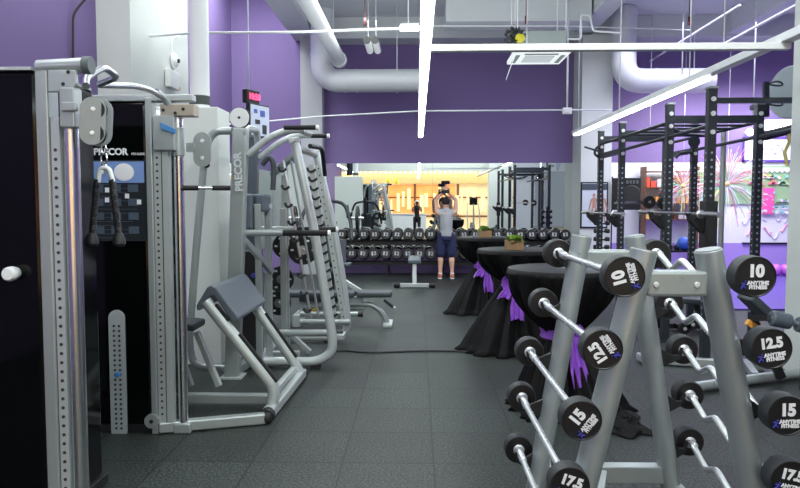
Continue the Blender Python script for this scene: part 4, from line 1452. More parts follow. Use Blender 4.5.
MB().bar((c.x, Y, .03), (c.x, Y, c.z - .03), .06, .06).bar((c.x, Y - .3, .04), (c.x, Y + .4, .04), .07, .07).bar((c.x - .25, Y - .3, .04), (c.x + .25, Y - .3, .04), .07, .07).bar(c + Vector((0, .2, -.05)), c + Vector((-.1, .28, .1)), .05, .05).build('frame', silver, t)

Y = 12.75
t = thing('weight_bench', 'narrow grey weight bench seen end-on before the dumbbells', 'bench', (P(415, 288, Y=Y).x, Y, 0))
c = P(414.5, 262, Y=Y)
MB().bx(c.x - .125, c.x + .125, Y, Y + 1.1, c.z - .035, c.z + .04).build('pad', vinyl, t, bevel=.025, bseg=3)
MB().bar((c.x, Y + .08, .05), (c.x, Y + .14, c.z - .03), .08, .08).bar((c.x, Y + 1.0, .05), (c.x, Y + .95, c.z - .03), .08, .08).build('post', silver_w, t, bevel=.008)
MB().bar((c.x, Y, .05), (c.x, Y + 1.1, .05), .07, .07).bar((c.x - .3, Y + .02, .05), (c.x + .3, Y + .02, .05), .07, .075).build('base', silver_w, t, bevel=.008)
for s_ in (-1, 1):
    g = MB().cyl((c.x + s_ * .27, Y + .02, .055), (c.x + s_ * .39, Y + .02, .055), .052, 16)
    g.build('rubber_end', rubber, t, bevel=.01)

# ================================================================== DUMBBELL RACK + DUMBBELLS
ORD = 'first second third fourth fifth sixth seventh eighth ninth tenth eleventh twelfth thirteenth fourteenth fifteenth sixteenth seventeenth eighteenth nineteenth twentieth twenty-first'.split()


def dumbbell_proto(label, r, hl, group):
    t = thing('dumbbell', label, 'dumbbell', (0, 0, 0), group)
    # axis along Y (ends towards the room)
    MB().cyl((0, -.07, 0), (0, .07, 0), .017, 10).build('handle', chrome, t)
    for s_ in (-1, 1):
        h = MB().lathe([(.0, 0), (r * .9, 0), (r, .012), (r, hl - .012), (r * .92, hl), (.0, hl)], (0, s_ * .065, 0), (0, s_, 0), 16).build('weight_head', headrub, t)
        yy = s_ * (.065 + hl + .001)
        g = MB()
        g.bx(-r * .42, -r * .12, yy - .001, yy + .001, -r * .35, r * .35)
        g.bx(r * .05, r * .42, yy - .001, yy + .001, -r * .35, -r * .12).bx(r * .05, r * .42, yy - .001, yy + .001, r * .12, r * .35).bx(r * .22, r * .42, yy - .001, yy + .001, -r * .3, r * .3)
        g.build('number_mark', num_t, h)
    return t


tiers = []
for px0, px1, nm, lab in ((329, 448, 0, 'long two tier dumbbell rack under the mirror, left of the man'), (449, 572, 1, 'two tier dumbbell rack under the mirror, behind the cocktail tables')):
    xa, xb = P(px0, 250, Y=14.9).x, P(px1, 250, Y=14.9).x
    t = thing('dumbbell_rack', lab, 'rack', ((xa + xb) / 2, 15.0, 0), 'dumbbell racks under the mirror')
    zt, zl = .76, .34
    g = MB()
    for z, y in ((zt, 15.08), (zl, 14.84)):
        g = MB()
        g.bar((xa, y - .1, z - .06), (xb, y - .1, z - .06), .03, .05)
        g.bar((xa, y + .1, z - .03), (xb, y + .1, z - .03), .03, .05)
        g.build('shelf', blackmet, t)
    for x in (xa + .1, (xa + xb) / 2, xb - .1):
        g = MB().bar((x, 15.3, .02), (x, 15.2, .95), .06, .05).bar((x, 14.7, .03), (x, 15.35, .03), .06, .05).bar((x, 14.72, zl - .1), (x, 15.26, zl - .04), .04, .04).bar((x, 14.95, zt - .1), (x, 15.26, zt - .04), .04, .04)
        g.build('upright', blackmet, t)
n_ = 0
zones = [(336, 'upper'), (336, 'lower')]
dcount = 0
first = None
POS = ['far left end', 'left part', 'middle', 'right part', 'far right end']
allx = []
x0, x1 = P(341, 250, Y=14.85).x, P(566, 250, Y=14.85).x
n = 21
for row, (z, y, r, hl) in enumerate(((.76 + .11, 15.08, .115, .11), (.34 + .125, 14.84, .12, .12))):
    g_ = 'dumbbells on the upper tier under the mirror' if row == 0 else 'dumbbells on the lower tier under the mirror'
    labd = ('black round dumbbell with white number on the upper tier under the mirror' if row == 0 else 'black round dumbbell with white number on the lower tier under the mirror')
    pr = dumbbell_proto(labd, r, hl, g_)
    for i in range(n):
        o = pr if i == 0 else dup(pr)
        o['label'] = 'black round dumbbell, %s from the left on the %s tier under the mirror' % (ORD[i], 'upper' if row == 0 else 'lower')
        o.location = (x0 + (x1 - x0) * i / (n - 1), y, z + .02)
        o.rotation_euler = (math.radians(-8), math.radians(random.uniform(-8, 8)), 0)

# vertical small dumbbell tower near the pillar
cx, cy = P(600, 230, Y=12.9).x, 12.9
t = thing('dumbbell_tower', 'upright tower holding small dumbbells before the poster pillar', 'rack', (cx, cy, 0))
MB().bar((cx, cy, .03), (cx, cy, 1.5), .07, .07).build('post', blackmet, t)
MB().box((cx, cy, .02), (.6, .6, .04)).build('base', blackmet, t, bevel=.008)
tz = [.5 + i * .15 for i in range(7)]
for z in tz:
    g = MB()
    for s_ in (-1, 1):
        g.bar((cx + s_ * .03, cy - .0, z - .045), (cx + s_ * .06, cy - .19, z - .045), .03, .012)
    g.build('arm', blackmet, t)
pr = thing('dumbbell', 'small chrome handled dumbbell stored on the upright tower', 'dumbbell', (0, 0, 0), 'dumbbells on the upright tower')
MB().cyl((-.07, 0, 0), (.07, 0, 0), .014, 8).build('handle', chrome, pr)
for s_ in (-1, 1):
    MB().lathe([(.0, 0), (.035, 0), (.042, .01), (.042, .07), (.035, .08), (.0, .08)], (s_ * .065, 0, 0), (s_, 0, 0), 12).build('weight_head', rubber, pr)
for i, z in enumerate(tz):
    o = pr if i == 0 else dup(pr)
    o.location = (cx, cy - .12, z - .022)
    o['label'] = 'small chrome handled dumbbell, %s from the bottom on the upright tower' % ORD[i]

# ================================================================== RIG (right)
t = thing('power_rig', 'tall dark steel pull-up rig with eight posts at right', 'rig', (3.45, 9.0, 0))
H = 2.71
XA, XB = P(669, 150, Y=7.9).x, P(758, 150, Y=7.9).x
YS = (6.8, 7.9, 9.7, 10.8)
S_ = .08
for Y in YS:
    for X in (XA, XB):
        if Y == 6.8 and X == XB:
            X = 4.32
        g = MB().bx(X - S_ / 2, X + S_ / 2, Y - S_ / 2, Y + S_ / 2, .01, H)
        k = 26
        for i in range(k):
            z = .35 + i * (H - .9) / k
            g.cyl((X, Y - S_ / 2 - .001, z), (X, Y - S_ / 2 - .003, z), .0125, 8, 1)
            g.cyl((X - S_ / 2 - .001, Y, z), (X - S_ / 2 - .003, Y, z), .0125, 8, 1)
        g.build('post', [rigmet, mat('hole_pale', (150, 156, 170), .6)], t)
        g = MB()
        for z in (H - .1, H - .24, H - .42):
            g.cyl((X, Y - S_ / 2 - .002, z), (X, Y - S_ / 2 - .016, z), .024, 12)
        g.build('bolt', bolt_m, t)
        MB().box((X, Y, H + .012), (.1, .1, .024)).build('post_cap', rackcap, t, bevel=.006)
        MB().bx(X - .09, X + .09, Y - .09, Y + .09, 0, .012).build('foot_plate', rigmet, t)
for Y, xb, zz in ((6.8, 4.32, 2.60), (7.9, XB, 2.55), (9.7, XB, 2.57), (10.8, XB, 2.60)):
    MB().bx(XA + S_ / 2, xb - S_ / 2, Y - .03, Y + .03, zz - (.025 if Y == 6.8 else .042), zz + (.025 if Y == 6.8 else .042)).build('cross_beam', rigmet, t)
for X in (XA, XB):
    MB().cyl((X, 6.8, 2.36), (X, 9.7, 2.34), .021, 12).build('side_bar', rigmet, t)
    MB().cyl((X, 7.9, 2.52), (X, 10.8, 2.52), .021, 12).build('side_bar', rigmet, t)
    MB().bx(X - .03, X + .03, 9.7, 10.8, 2.3, 2.37).build('side_beam', rigmet, t)
# ladder rungs / loops
for y in (8.25, 8.6, 8.95, 9.3):
    MB().cyl((XA, y, 2.52), (XB, y, 2.52), .016, 10).build('rung', rigmet, t)
MB().tube(rnd([(XA, 8.1, 2.52), (XA + .25, 8.1, 2.40), (XA + .6, 8.3, 2.40), (XA + .8, 8.6, 2.52)], .08), .018, 8).build('grip_bar', rigmet, t)
# left multi-grip handles on the far post
Y = 10.8
g = MB().tube(rnd([(XA, Y, 2.50), P(596, 148, Y=Y), P(594, 154, Y=Y), P(600, 158, Y=Y), P(624, 152, Y=Y)], .05), .02, 8)
g.tube(rnd([(XA, Y, 2.40), P(585, 147, Y=Y - .3)], .05), .016, 8)
g.build('grip_handle', rigmet, t)
# curved cam near post D and small spotter bits
q = P(693, 142, Y=9.6)
MB().lathe([(.0, -.01), (.08, -.01), (.08, .01), (.0, .01)], q + Vector((0, -.04, 0)), (0, 1, 0), 24).build('pivot_disc', rigmet, t)
MB().tube(rnd([P(676, 158, Y=9.6), P(680, 153, Y=9.6), P(692, 152, Y=9.6), P(694, 160, Y=9.6)], .04), .02, 8).build('hook_arm', rigmet, t)
MB().cyl((XA, 6.85, 2.62), (XA + .2, 6.85, 2.62), .02, 8).build('stub_bar', rigmet, t)
# J cups
for Y in (6.8, 7.9, 9.7, 10.8):
    zc = 1.46 if Y < 9 else 1.42
    X = XA - S_ / 2
    MB().prism([(X, Y - .05, zc + .06), (X, Y - .05, zc - .16), (X - .03, Y - .05, zc - .16), (X - .15, Y - .05, zc - .04), (X - .17, Y - .05, zc + .04), (X - .145, Y - .05, zc + .04), (X - .125, Y - .05, zc - .0), (X - .05, Y - .05, zc - .0), (X - .03, Y - .05, zc + .06)], (0, .1, 0)).build('bar_cup', rubber, t, bevel=.004)
MB().bx(XA - .06, XA + .06, 6.72, 6.88, 1.15, 1.62).build('post_sleeve', rubber, t, bevel=.01)
# wall-ball target
q = P(789, 92, Y=8.6)
tg = thing('ball_target', 'grey round target disc on black brackets beside the pillar', 'target', q)
MB().lathe([(.0, 0), (.31, 0), (.32, .012), (.31, .024), (.0, .024)], q, (.93, .36, 0), 40).build('target_disc', mat('target_grey', (150, 162, 166), .6), tg)
a = P(766, 82, Y=8.5)
b = P(766, 117, Y=8.5)
g = MB().bar(b, a, .06, .05, hint=Vector((0, 1, 0)))
g.build('bracket_post', rigmet, tg)
for py in (84, 104):
    g = MB()
    u = P(767, py, Y=8.5)
    g.tube(rnd([u, u + Vector((.13, -.02, -.03)), u + Vector((.22, .03, .0)), u + Vector((.13, 0, .04)), u], .05), .012, 6)
    g.build('loop_bracket', rigmet, tg)
MB().bar(P(752, 108, Y=8.4), P(766, 108, Y=8.4), .05, .05).bar(Vector((XB, 7.9, P(752, 108, Y=8.4).z)), P(752, 108, Y=8.4), .05, .05).build('mount_bar', rigmet, tg)

a, b = P(764, 136, Y=8.0), P(800, 127, Y=8.0)
MB().tube([a, b], .055, 14).build('rolled_mat', rubber, label='dark rolled mat lying across the rig beside the pillar', cat='mat')
# rig barbells
def olympic(label, x, z, yc, ya, yb):
    b = thing('olympic_barbell', label, 'barbell', (x, yc, z), 'long barbells racked on the rig')
    MB().cyl((x, yc - .66, z), (x, yc + .66, z), .0145, 12).build('shaft', chrome_d, b)
    for s_ in (-1, 1):
        g = MB().lathe([(.0145, .655), (.04, .655), (.04, .68), (.026, .685), (.026, 1.09), (.03, 1.09), (.03, 1.1), (.0, 1.1)], (x, yc, z), (0, s_, 0), 16)
        g.build('sleeve', chrome_d, b)
    return b
olympic('long steel barbell racked on the nearest rig posts', XA - .13, 1.492, 7.35, 0, 0)
olympic('long steel barbell racked on the farther rig posts', XA - .13, 1.45, 10.25, 0, 0)
# bumper plates stored on rig uprights low
for i, (px, py, Y) in enumerate(((649, 202, 9.9), (663, 203, 10.0))):
    c = P(px, py, Y=Y)
    w_ = thing('weight_plate', ['small black plate on the rig peg, left one', 'small black plate on the rig peg, right one'][i], 'weight plate', c, 'small plates on the rig')
    MB().lathe(plate_mesh(.09), c, (0, 1, 0), 28).build('disc', rubber, w_)
    MB().cyl(c + Vector((0, -.04, 0)), (c.x, c.y + .1, c.z), .02, 10).bar(c + Vector((0, .1, 0)), (XA, c.y + .0, c.z), .03, .03).build('storage_peg', chrome_d, t)

# kettlebells / medicine balls on low shelf beyond rig
xa, xb = P(650, 240, Y=12.6).x, P(706, 240, Y=12.6).x
zt = P(680, 250, Y=12.6).z
t = thing('low_shelf', 'low black shelf with balls and kettlebells beyond the rig', 'shelf', ((xa + xb) / 2, 12.6, 0))
MB().bx(xa, xb, 12.4, 12.85, zt - .03, zt).bx(xa, xb, 12.4, 12.85, .3, .33).build('shelf_board', blackmet, t)
g = MB()
for x in (xa + .03, xb - .03):
    for y in (12.42, 12.82):
        g.bar((x, y, 0), (x, y, zt - .03), .04, .04)
g.build('leg', blackmet, t)
for i, (px, c_, lab) in enumerate(((683, (52, 92, 190), 'blue medicine ball on the low shelf beyond the rig'), (692, (40, 120, 100), 'green medicine ball on the low shelf beside the blue one'))):
    x = P(px, 242, Y=12.55).x
    MB().ball((x, 12.5 + i * .17, zt + .125), .125, n=20, m=14).build('medicine_ball', mat('ball_col%d' % i, c_, .4, 0, .25, 10), label=lab, cat='ball')
for i in range(4):
    x = xa + .1 + i * .13
    k = thing('kettlebell', 'small black kettlebell, %s from the left on the low shelf beyond the rig' % ORD[i], 'kettlebell', (x, 12.6, zt), 'kettlebells on the low shelf')
    MB().lathe([(.03, 0), (.05, .01), (.06, .05), (.045, .09), (.0, .1)], (x, 12.6, zt), n=16).build('body', rubber, k)
    MB().tube(rnd([(x - .03, 12.6, zt + .08), (x - .04, 12.6, zt + .14), (x + .04, 12.6, zt + .14), (x + .03, 12.6, zt + .08)], .03), .01, 8).build('handle', bolt_m, k)
for i, px in enumerate((600, 660, 672)):
    pass

# ================================================================== RIGHT FLOOR BENCHES
t = thing('roller_bench', 'silver bench with grey foam rollers behind the right barbells', 'bench', (3.0, 6.0, 0))
a, b = P(646, 359, Z=.05), P(765, 366, Z=.05)
MB().bar(a, b, .07, .08).build('base_tube', silver, t, bevel=.01)
MB().box(a, (.1, .3, .07)).build('foot', silver_w, t, bevel=.01)
a, b = P(688, 388, Z=.05), P(800, 373, Z=.05)
MB().tube([a, b], .045, 14).build('base_tube', silver, t)
MB().lathe([(.0, -.01), (.05, 0), (.05, .05), (.0, .05)], a, (-1, -.1, 0), 14).build('end_cap', rubber, t)
m0, m1 = P(745, 362, Z=.06), P(755, 376, Z=.06)
MB().bar(m0, m1, .06, .06).build('base_link', silver, t)
py_ = 5.9
u = P(765, 366, Z=.05)
MB().bar((u.x - .1, 6.0, .06), P(752, 318, Y=6.0), .07, .07, hint=Vector((0, 1, 0))).build('post', blackmet, t, bevel=.008)
MB().bar(P(745, 295, Y=6.0), P(770, 318, Y=6.0), .26, .08, hint=Vector((0, 0, 1))).build('dark_pad', vinyl_d, t, bevel=.02)
for q0, q1 in (((771, 318), (790, 322)), ((797, 324), (812, 327.5))):
    a, b = P(*q0, Y=5.5), P(*q1, Y=5.5)
    MB().cyl(a, b, .062, 22).build('foam_roller', vinyl, t, bevel=.012)
a, b = P(770, 318, Y=5.5), P(816, 328, Y=5.5)
MB().cyl(a, b, .022, 12).build('roller_axle', chrome_d, t)
MB().bar(a, P(752, 318, Y=5.95), .05, .05).build('roller_arm', blackmet, t)
q = P(752, 325, Y=5.9)
MB().box(q, (.1, .05, .05), rot=(0, .6, 0)).build('orange_strap', MATS['orange_tab'], t)
MB().bar((3.2, 5.62, .05), P(806, 328, Y=5.62), .05, .05, hint=Vector((0, 1, 0))).build('post', blackmet, t)

Y = 8.3
t = thing('folding_bench', 'low dark bench with round wheels seen between the rack legs', 'bench', (P(683, 315, Y=Y).x, Y, 0))
a, b = P(650, 303, Y=Y), P(730, 300, Y=Y)
MB().box(((a.x + b.x) / 2, Y + .3, a.z), (b.x - a.x, .3, .07), rot=(0, .05, 0)).build('pad', vinyl_d, t, bevel=.02)
MB().bar((a.x + .1, Y + .3, .05), (b.x - .1, Y + .3, .05), .06, .06).bar((a.x + .2, Y + .3, .05), (a.x + .3, Y + .3, a.z), .06, .06).bar((b.x - .2, Y + .3, .05), (b.x - .3, Y + .3, a.z), .06, .06).build('frame', blackmet, t)
for px, py in ((669, 313), (692, 324), (684, 330)):
    q = P(px, py, Y=Y)
    q.z = max(q.z, .075)
    MB().cyl(q + Vector((0, -.03, 0)), q + Vector((0, .03, 0)), .07, 20).build('wheel', rubber, t)
    MB().cyl(q + Vector((0, -.036, 0)), q + Vector((0, -.03, 0)), .022, 12).build('wheel_hub', bolt_m, t)
    MB().bar(q, (q.x, Y + .3, max(q.z, .05)), .03, .03).build('wheel_axle', blackmet, t)

# cable on floor, crumpled cloth
pts = [P(335, 351, Z=.01), P(345, 350.5, Z=.01), P(365, 352.5, Z=.01), P(390, 352, Z=.01), P(425, 350.5, Z=.01), P(455, 351, Z=.01), P(470, 352, Z=.01)]
MB().tube(rnd(pts, .3), .01, 6).build('floor_cable', rubber, label='thin black cable lying across the floor tiles', cat='cable')
c = P(618, 425, Z=.0)
vs, fs = [], []
rg = random.Random(4)
NX, NY = 34, 26
for i in range(NX):
    for j in range(NY):
        u, v = i / (NX - 1), j / (NY - 1)
        e = min(u, 1 - u, v, 1 - v) * 2
        x, y = (u - .5) * .36, (v - .5) * .5
        h = .01 + (e ** .6) * (.07 + .05 * noise.noise(Vector((u * 6, v * 6, 1))) + .05 * abs(noise.noise(Vector((u * 13, v * 13, 4)))))
        k = 1 + .3 * noise.noise(Vector((u * 3, v * 3, 9)))
        vs.append((c.x + x * k + .04 * noise.noise(Vector((v * 7, 0, 0))), c.y + y * k, h))
for i in range(NX - 1):
    for j in range(NY - 1):
        fs.append((i * NY + j, (i + 1) * NY + j, (i + 1) * NY + j + 1, i * NY + j + 1))
g = MB()
g._add(vs, fs, 0, True)
for k_ in range(0):
    pass
g.build('crumpled_cloth', cloth, label='crumpled black cloth on the floor between the rack legs', cat='cloth')

# ================================================================== PEOPLE
def body_mesh(name, blobs, chains, m, parent, vox, smooth=6):
    g = MB()
    for c, r in blobs:
        g.ball(c, r, n=20, m=14)
    for pts, rs, fl in chains:
        r0 = rs[0]
        g.tube(pts, r0, 14, ry=r0 * fl, rs=[q / r0 for q in rs])
        g.ball(pts[0], r0 * min(1, fl), n=12, m=8)
        g.ball(pts[-1], rs[-1] * min(1, fl), n=12, m=8)
    o = g.build(name, m, parent)
    rm = o.modifiers.new('join', 'REMESH')
    rm.mode = 'VOXEL'
    rm.voxel_size = vox
    rm.use_smooth_shade = True
    sm_ = o.modifiers.new('smooth', 'SMOOTH')
    sm_.factor = .6
    sm_.iterations = smooth
    return o


def V(*a):
    return Vector(a)


# --- man lifting a dumbbell behind his head, back to the camera
mx, my = P(445.5, 277, Z=0).x, 14.38
man = thing('person', 'person in grey sleeveless top and navy shorts lifting a dumbbell overhead', 'person', (mx, my, 0))
o = V(mx, my, 0)
hd = o + V(-.01, .03, 1.60)
hand_c = o + V(-.02, .02, 1.86)
blobs = [(hd, V(.076, .095, .115)), (o + V(0, .0, 1.36), V(.19, .105, .09)), (o + V(0, 0, .98), V(.14, .09, .12)), (hd + V(0, .085, -.05), V(.045, .03, .05)), (hd + V(.078, 0, -.01), V(.012, .02, .03)), (hd + V(-.078, 0, -.01), V(.012, .02, .03)), (hd + V(0, .1, -.01), V(.012, .02, .02))]
chains = [([o + V(0, 0, .95), o + V(0, .0, 1.12), o + V(0, 0, 1.25), o + V(0, .0, 1.40)], [.14, .125, .15, .145], .68),
          ([o + V(0, .0, 1.38), o + V(-.005, .015, 1.52)], [.062, .052], 1)]
for s_ in (-1, 1):
    sh = o + V(s_ * .19, 0, 1.40)
    el = o + V(s_ * .215 - .01, .07, 1.66)
    wr = hand_c + V(s_ * .065, .0, -.05)
    chains.append(([o + V(s_ * .12, 0, 1.38), sh, sh + (el - sh) * .35, sh + (el - sh) * .75, el], [.07, .062, .054, .043, .038], 1))
    chains.append(([el, el + (wr - el) * .3, wr], [.039, .04, .026], 1))
    hip = o + V(s_ * .09, 0, .92)
    kn = o + V(s_ * .115, .02, .50)
    an = o + V(s_ * .125, -.02, .09)
    chains.append(([hip, hip + (kn - hip) * .5, kn], [.08, .075, .056], 1))
    chains.append(([kn, kn + (an - kn) * .3 + V(0, -.02, 0), kn + (an - kn) * .7, an], [.054, .06, .042, .035], 1))
    # palms and fingers
    chains.append(([wr, wr + V(-s_ * .012, 0, .07)], [.03, .034], .6))
    for f_ in range(4):
        b0 = wr + V(-s_ * .0 + (f_ - 1.5) * .017, -.02, .075)
        L = (.05, .058, .055, .042)[f_]
        chains.append(([b0, b0 + V(-s_ * .01, -.022, .025), b0 + V(-s_ * .02, -.01, L), b0 + V(-s_ * .025, .015, L - .005)], [.0095, .009, .008, .0075], 1))
    chains.append(([wr + V(s_ * -.02, .01, .03), wr + V(-s_ * .045, .025, .06), wr + V(-s_ * .055, .02, .085)], [.012, .0105, .009], 1))
bd = body_mesh('body', blobs, chains, skin2, man, .011, 4)
# hair: short dark
g = MB()
g.ball(hd + V(0, -.012, .03), V(.086, .098, .105), n=20, m=14)
hr = g.build('hair', mat('dark_hair', (26, 22, 22), .7, 0, .3, 60, .4, 120), man)
# shirt, sleeveless
body_mesh('shirt', [(o + V(0, 0, 1.37), V(.185, .118, .085))],
          [([o + V(0, 0, .90), o + V(0, .0, 1.05), o + V(0, 0, 1.22), o + V(0, .0, 1.38)], [.182, .172, .186, .172], .74),
           ([o + V(-.13, 0, 1.41), o + V(.13, 0, 1.41)], [.062, .062], 1)], mat('heather_grey_shirt', (176, 180, 184), .85, 0, .03, 20), man, .012, 8)
# shorts
body_mesh('shorts', [(o + V(0, -.01, .90), V(.175, .13, .13))],
          [([o + V(s_ * .088, 0, .90), o + V(s_ * .108, .01, .68), o + V(s_ * .112, .01, .53)], [.10, .103, .10], 1.05) for s_ in (-1, 1)] + [([o + V(0, 0, .82), o + V(0, 0, .99)], [.172, .165], .74)],
          mat('navy_shorts', (34, 42, 80), .75, 0, .1, 20), man, .012, 2)
for s_ in (-1, 1):
    g = MB()
    g.ball(o + V(s_ * .13, .06, .05), V(.045, .14, .05), n=16, m=10)
    g.ball(o + V(s_ * .13, -.05, .06), V(.042, .05, .05), n=14, m=8)
    g.build('shoe', mat('shoe_orange', (196, 112, 84), .6), man)
    g = MB().tube([o + V(s_ * .13, -.10, .013), o + V(s_ * .13, .0, .013), o + V(s_ * .13, .19, .013)], .044, 12, ry=.012, hint=V(0, 0, 1))
    g.build('shoe_sole', white_p, man)
    MB().cyl(o + V(s_ * .126, -.02, .07), o + V(s_ * .125, -.018, .13), .042, 14).build('sock', white_p, man)
dc = hand_c + V(0, 0, .075)
d = thing('dumbbell', 'dumbbell held overhead by the person in navy shorts', 'dumbbell', dc)
MB().cyl(dc + V(0, 0, -.09), dc + V(0, 0, .09), .017, 12).build('handle', chrome, d)
for s_ in (-1, 1):
    MB().lathe([(.0, 0), (.08, 0), (.09, .012), (.09, .06), (.08, .07), (.0, .07)], dc + V(0, 0, s_ * .06 + .0), (0, 0, s_), 20).build('weight_head', headrub, d)
    MB().lathe([(.045, .071), (.062, .071), (.062, .073), (.045, .073)], dc + V(0, 0, s_ * .06), (0, 0, s_), 20).build('white_ring', white_t, d)

# --- photographer at the camera, seen only in the mirror
o = V(0, -.42, 0)
ph = thing('person', 'person in black clothes taking a photograph, seen small in the mirror', 'person', o)
hd = o + V(0, .02, 1.60)
cc = V(0, -.16, 1.585)
blobs = [(hd, V(.074, .092, .112)), (hd + V(0, .09, -.02), V(.014, .02, .02)), (o + V(0, 0, 1.33), V(.17, .1, .08)), (hd + V(.076, 0, -.01), V(.012, .02, .03)), (hd + V(-.076, 0, -.01), V(.012, .02, .03))]
chains = [([o + V(0, 0, .93), o + V(0, 0, 1.1), o + V(0, 0, 1.22), o + V(0, 0, 1.37)], [.14, .115, .14, .135], .68), ([o + V(0, 0, 1.35), hd + V(0, -.02, -.08)], [.055, .048], 1)]
for s_ in (-1, 1):
    sh = o + V(s_ * .16, 0, 1.37)
    el = o + V(s_ * .2, .14, 1.2)
    wr = cc + V(s_ * .085, -.03, -.03)
    chains += [([o + V(s_ * .1, 0, 1.36), sh, el], [.06, .05, .036], 1), ([el, el + (wr - el) * .3, wr], [.037, .036, .024], 1), ([wr, wr + V(-s_ * .01, .04, .03)], [.026, .03], .7)]
    for f_ in range(4):
        b0 = wr + V(-s_ * .01, .04, .045 - f_ * .017)
        chains.append(([b0, b0 + V(-s_ * .0, .025, .0), b0 + V(-s_ * .02, .045, -.0), b0 + V(-s_ * .035, .045, -.0)], [.009, .009, .008, .0075], 1))
    chains.append(([wr + V(-s_ * .01, .02, -.0), wr + V(-s_ * .03, .03, -.015), wr + V(-s_ * .045, .04, -.012)], [.011, .01, .009], 1))
    hip, kn, an = o + V(s_ * .085, 0, .92), o + V(s_ * .1, .02, .5), o + V(s_ * .1, -.01, .09)
    chains += [([hip, kn], [.088, .056], 1), ([kn, kn + (an - kn) * .35, an], [.054, .054, .034], 1)]
body_mesh('body', blobs, chains, skin, ph, .012, 3)
MB().ball(hd + V(0, -.02, .035), V(.085, .098, .105), n=20, m=14).build('hair', MATS['dark_hair'], ph)
MB().lathe([(.088, 0), (.09, .03), (.07, .075), (.0, .09)], hd + V(0, -.0, .05), n=20).build('white_cap', white_p, ph)
bc = mat('black_clothes', (24, 24, 28), .8)
body_mesh('shirt', [], [([o + V(0, 0, .88), o + V(0, 0, 1.1), o + V(0, 0, 1.38)], [.165, .145, .16], .74)] + [([o + V(s_ * .11, 0, 1.36), o + V(s_ * .17, 0, 1.36), o + V(s_ * .19, .09, 1.26)], [.07, .068, .06], 1) for s_ in (-1, 1)], bc, ph, .012, 2)
body_mesh('trousers', [(o + V(0, 0, .9), V(.16, .12, .11))], [([o + V(s_ * .085, 0, .9), o + V(s_ * .1, .02, .5), o + V(s_ * .1, -.01, .1)], [.1, .07, .055], 1) for s_ in (-1, 1)], bc, ph, .012, 2)
for s_ in (-1, 1):
    MB().ball(o + V(s_ * .105, .05, .045), V(.045, .13, .045), n=14, m=8).build('shoe', rubber, ph)
k = thing('hand_camera', 'black photo camera held up before the face in the mirror', 'camera', cc)
MB().box(cc, (.14, .06, .1)).box(cc + V(0, .0, .06), (.06, .05, .03)).build('camera_body', rubber, k, bevel=.008)
MB().cyl(cc + V(0, .03, -.005), cc + V(0, .10, -.005), .035, 18).build('lens', rubber, k)

# ================================================================== behind the camera, seen in mirror: cardio trainer
cx, cy = 2.35, 3.1
def cardio(cx, cy, lab):
    t = thing('elliptical_trainer', lab, 'gym machine', (cx, cy, 0), 'cardio machines seen in the mirror')
    MB().bar((cx, cy - .7, .06), (cx, cy + .7, .06), .14, .1).bar((cx - .3, cy + .7, .04), (cx + .3, cy + .7, .04), .08, .08).bar((cx - .3, cy - .7, .04), (cx + .3, cy - .7, .04), .08, .08).build('base', silver, t, bevel=.01)
    MB().lathe([(.0, -.09), (.3, -.09), (.33, -.05), (.33, .05), (.3, .09), (.0, .09)], (cx, cy - .4, .42), (1, 0, 0), 30).build('flywheel_cover', vinyl_d, t)
    MB().bar((cx, cy + .35, .1), (cx, cy + .15, 1.55), .09, .07).build('mast', silver, t, bevel=.01)
    MB().box((cx, cy + .12, 1.68), (.34, .08, .34), rot=(-.3, 0, 0)).build('console', rubber, t, bevel=.02)
    for s_ in (-1, 1):
        MB().tube(rnd([(cx + s_ * .25, cy + .5, .3), (cx + s_ * .27, cy + .2, 1.0), (cx + s_ * .25, cy - .1, 1.45), (cx + s_ * .22, cy - .2, 1.6)], .1), .022, 10).build('arm_lever', silver, t)
        MB().bar((cx + s_ * .2, cy + .5, .3), (cx + s_ * .2, cy - .55, .3), .05, .05).bar((cx, cy - .55, .3), (cx + s_ * .2, cy - .55, .3), .04, .04).bar((cx, cy + .5, .3), (cx + s_ * .25, cy + .5, .3), .04, .04).build('pedal_bar', silver, t)
        MB().box((cx + s_ * .2, cy + .0, .35), (.14, .36, .05)).build('pedal', rubber, t, bevel=.01)
cardio(2.45, 1.2, 'cardio trainer reflected beside the man in the mirror')

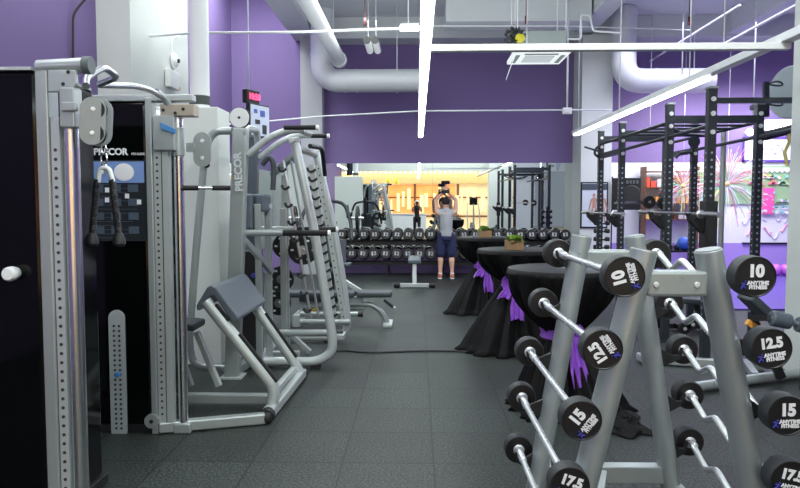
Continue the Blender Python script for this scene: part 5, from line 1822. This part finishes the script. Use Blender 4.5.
# ================================================================== lever machine beyond the smith machine (also in the mirror)
t = thing('lever_machine', 'black plate loaded lever machine beyond the smith machine', 'gym machine', (-1.55, 11.3, 0))
MB().bar((-1.9, 11.6, .05), (-1.0, 11.6, .05), .08, .08).bar((-1.9, 10.9, .05), (-1.0, 10.9, .05), .08, .08).bar((-1.45, 10.9, .05), (-1.45, 11.6, .05), .08, .08).build('base', blackmet, t, bevel=.008)
MB().bar((-1.45, 11.5, .05), (-1.5, 11.3, 1.75), .09, .08, hint=Vector((0, 1, 0))).build('upright', blackmet, t, bevel=.008)
for s_ in (-1, 1):
    MB().tube(rnd([(-1.5, 11.3, 1.65), (-1.5 + s_ * .3, 11.25, 1.6), (-1.5 + s_ * .42, 11.1, 1.3), (-1.5 + s_ * .45, 10.9, 1.0)], .12), .03, 10).build('lever_arm', rigmet, t)
    MB().cyl((-1.5 + s_ * .36, 11.2, 1.35), (-1.5 + s_ * .62, 11.2, 1.35), .024, 10).build('plate_peg', chrome_d, t)
    MB().tube([(-1.5 + s_ * .45, 10.9, 1.0), (-1.5 + s_ * .45, 10.72, 1.02)], .022, 8).build('handle_grip', grip, t)
MB().box((-1.45, 11.05, .5), (.32, .38, .08)).build('seat_pad', vinyl_d, t, bevel=.02)
MB().box((-1.47, 11.27, .95), (.28, .08, .7), rot=(-.1, 0, 0)).build('back_pad', vinyl_d, t, bevel=.02)
for i, (s_, lab) in enumerate(((-1, 'black plate on the left arm of the lever machine'), (1, 'black plate on the right arm of the lever machine'))):
    c = Vector((-1.5 + s_ * .52, 11.2, 1.35))
    w_ = thing('weight_plate', lab, 'weight plate', c, 'plates on the lever machine')
    MB().lathe(plate_mesh(.2), c, (1, 0, 0), 32).build('disc', rubber, w_)
    MB().lathe([(.03, -.024), (.05, -.024), (.05, .024), (.03, .024)], c, (1, 0, 0), 20).build('hub_ring', chrome_d, w_)

a = P(724, 128, Y=9.2)
t = thing('pale_pole', 'slim pale grey pole standing inside the dark rig', 'pole', (a.x, 9.2, 0))
MB().cyl((a.x, 9.2, .01), (a.x, 9.2, a.z), .035, 14).build('tube', silver, t)
MB().cyl((a.x, 9.2, 0), (a.x, 9.2, .012), .1, 18).build('base_disc', silver, t)
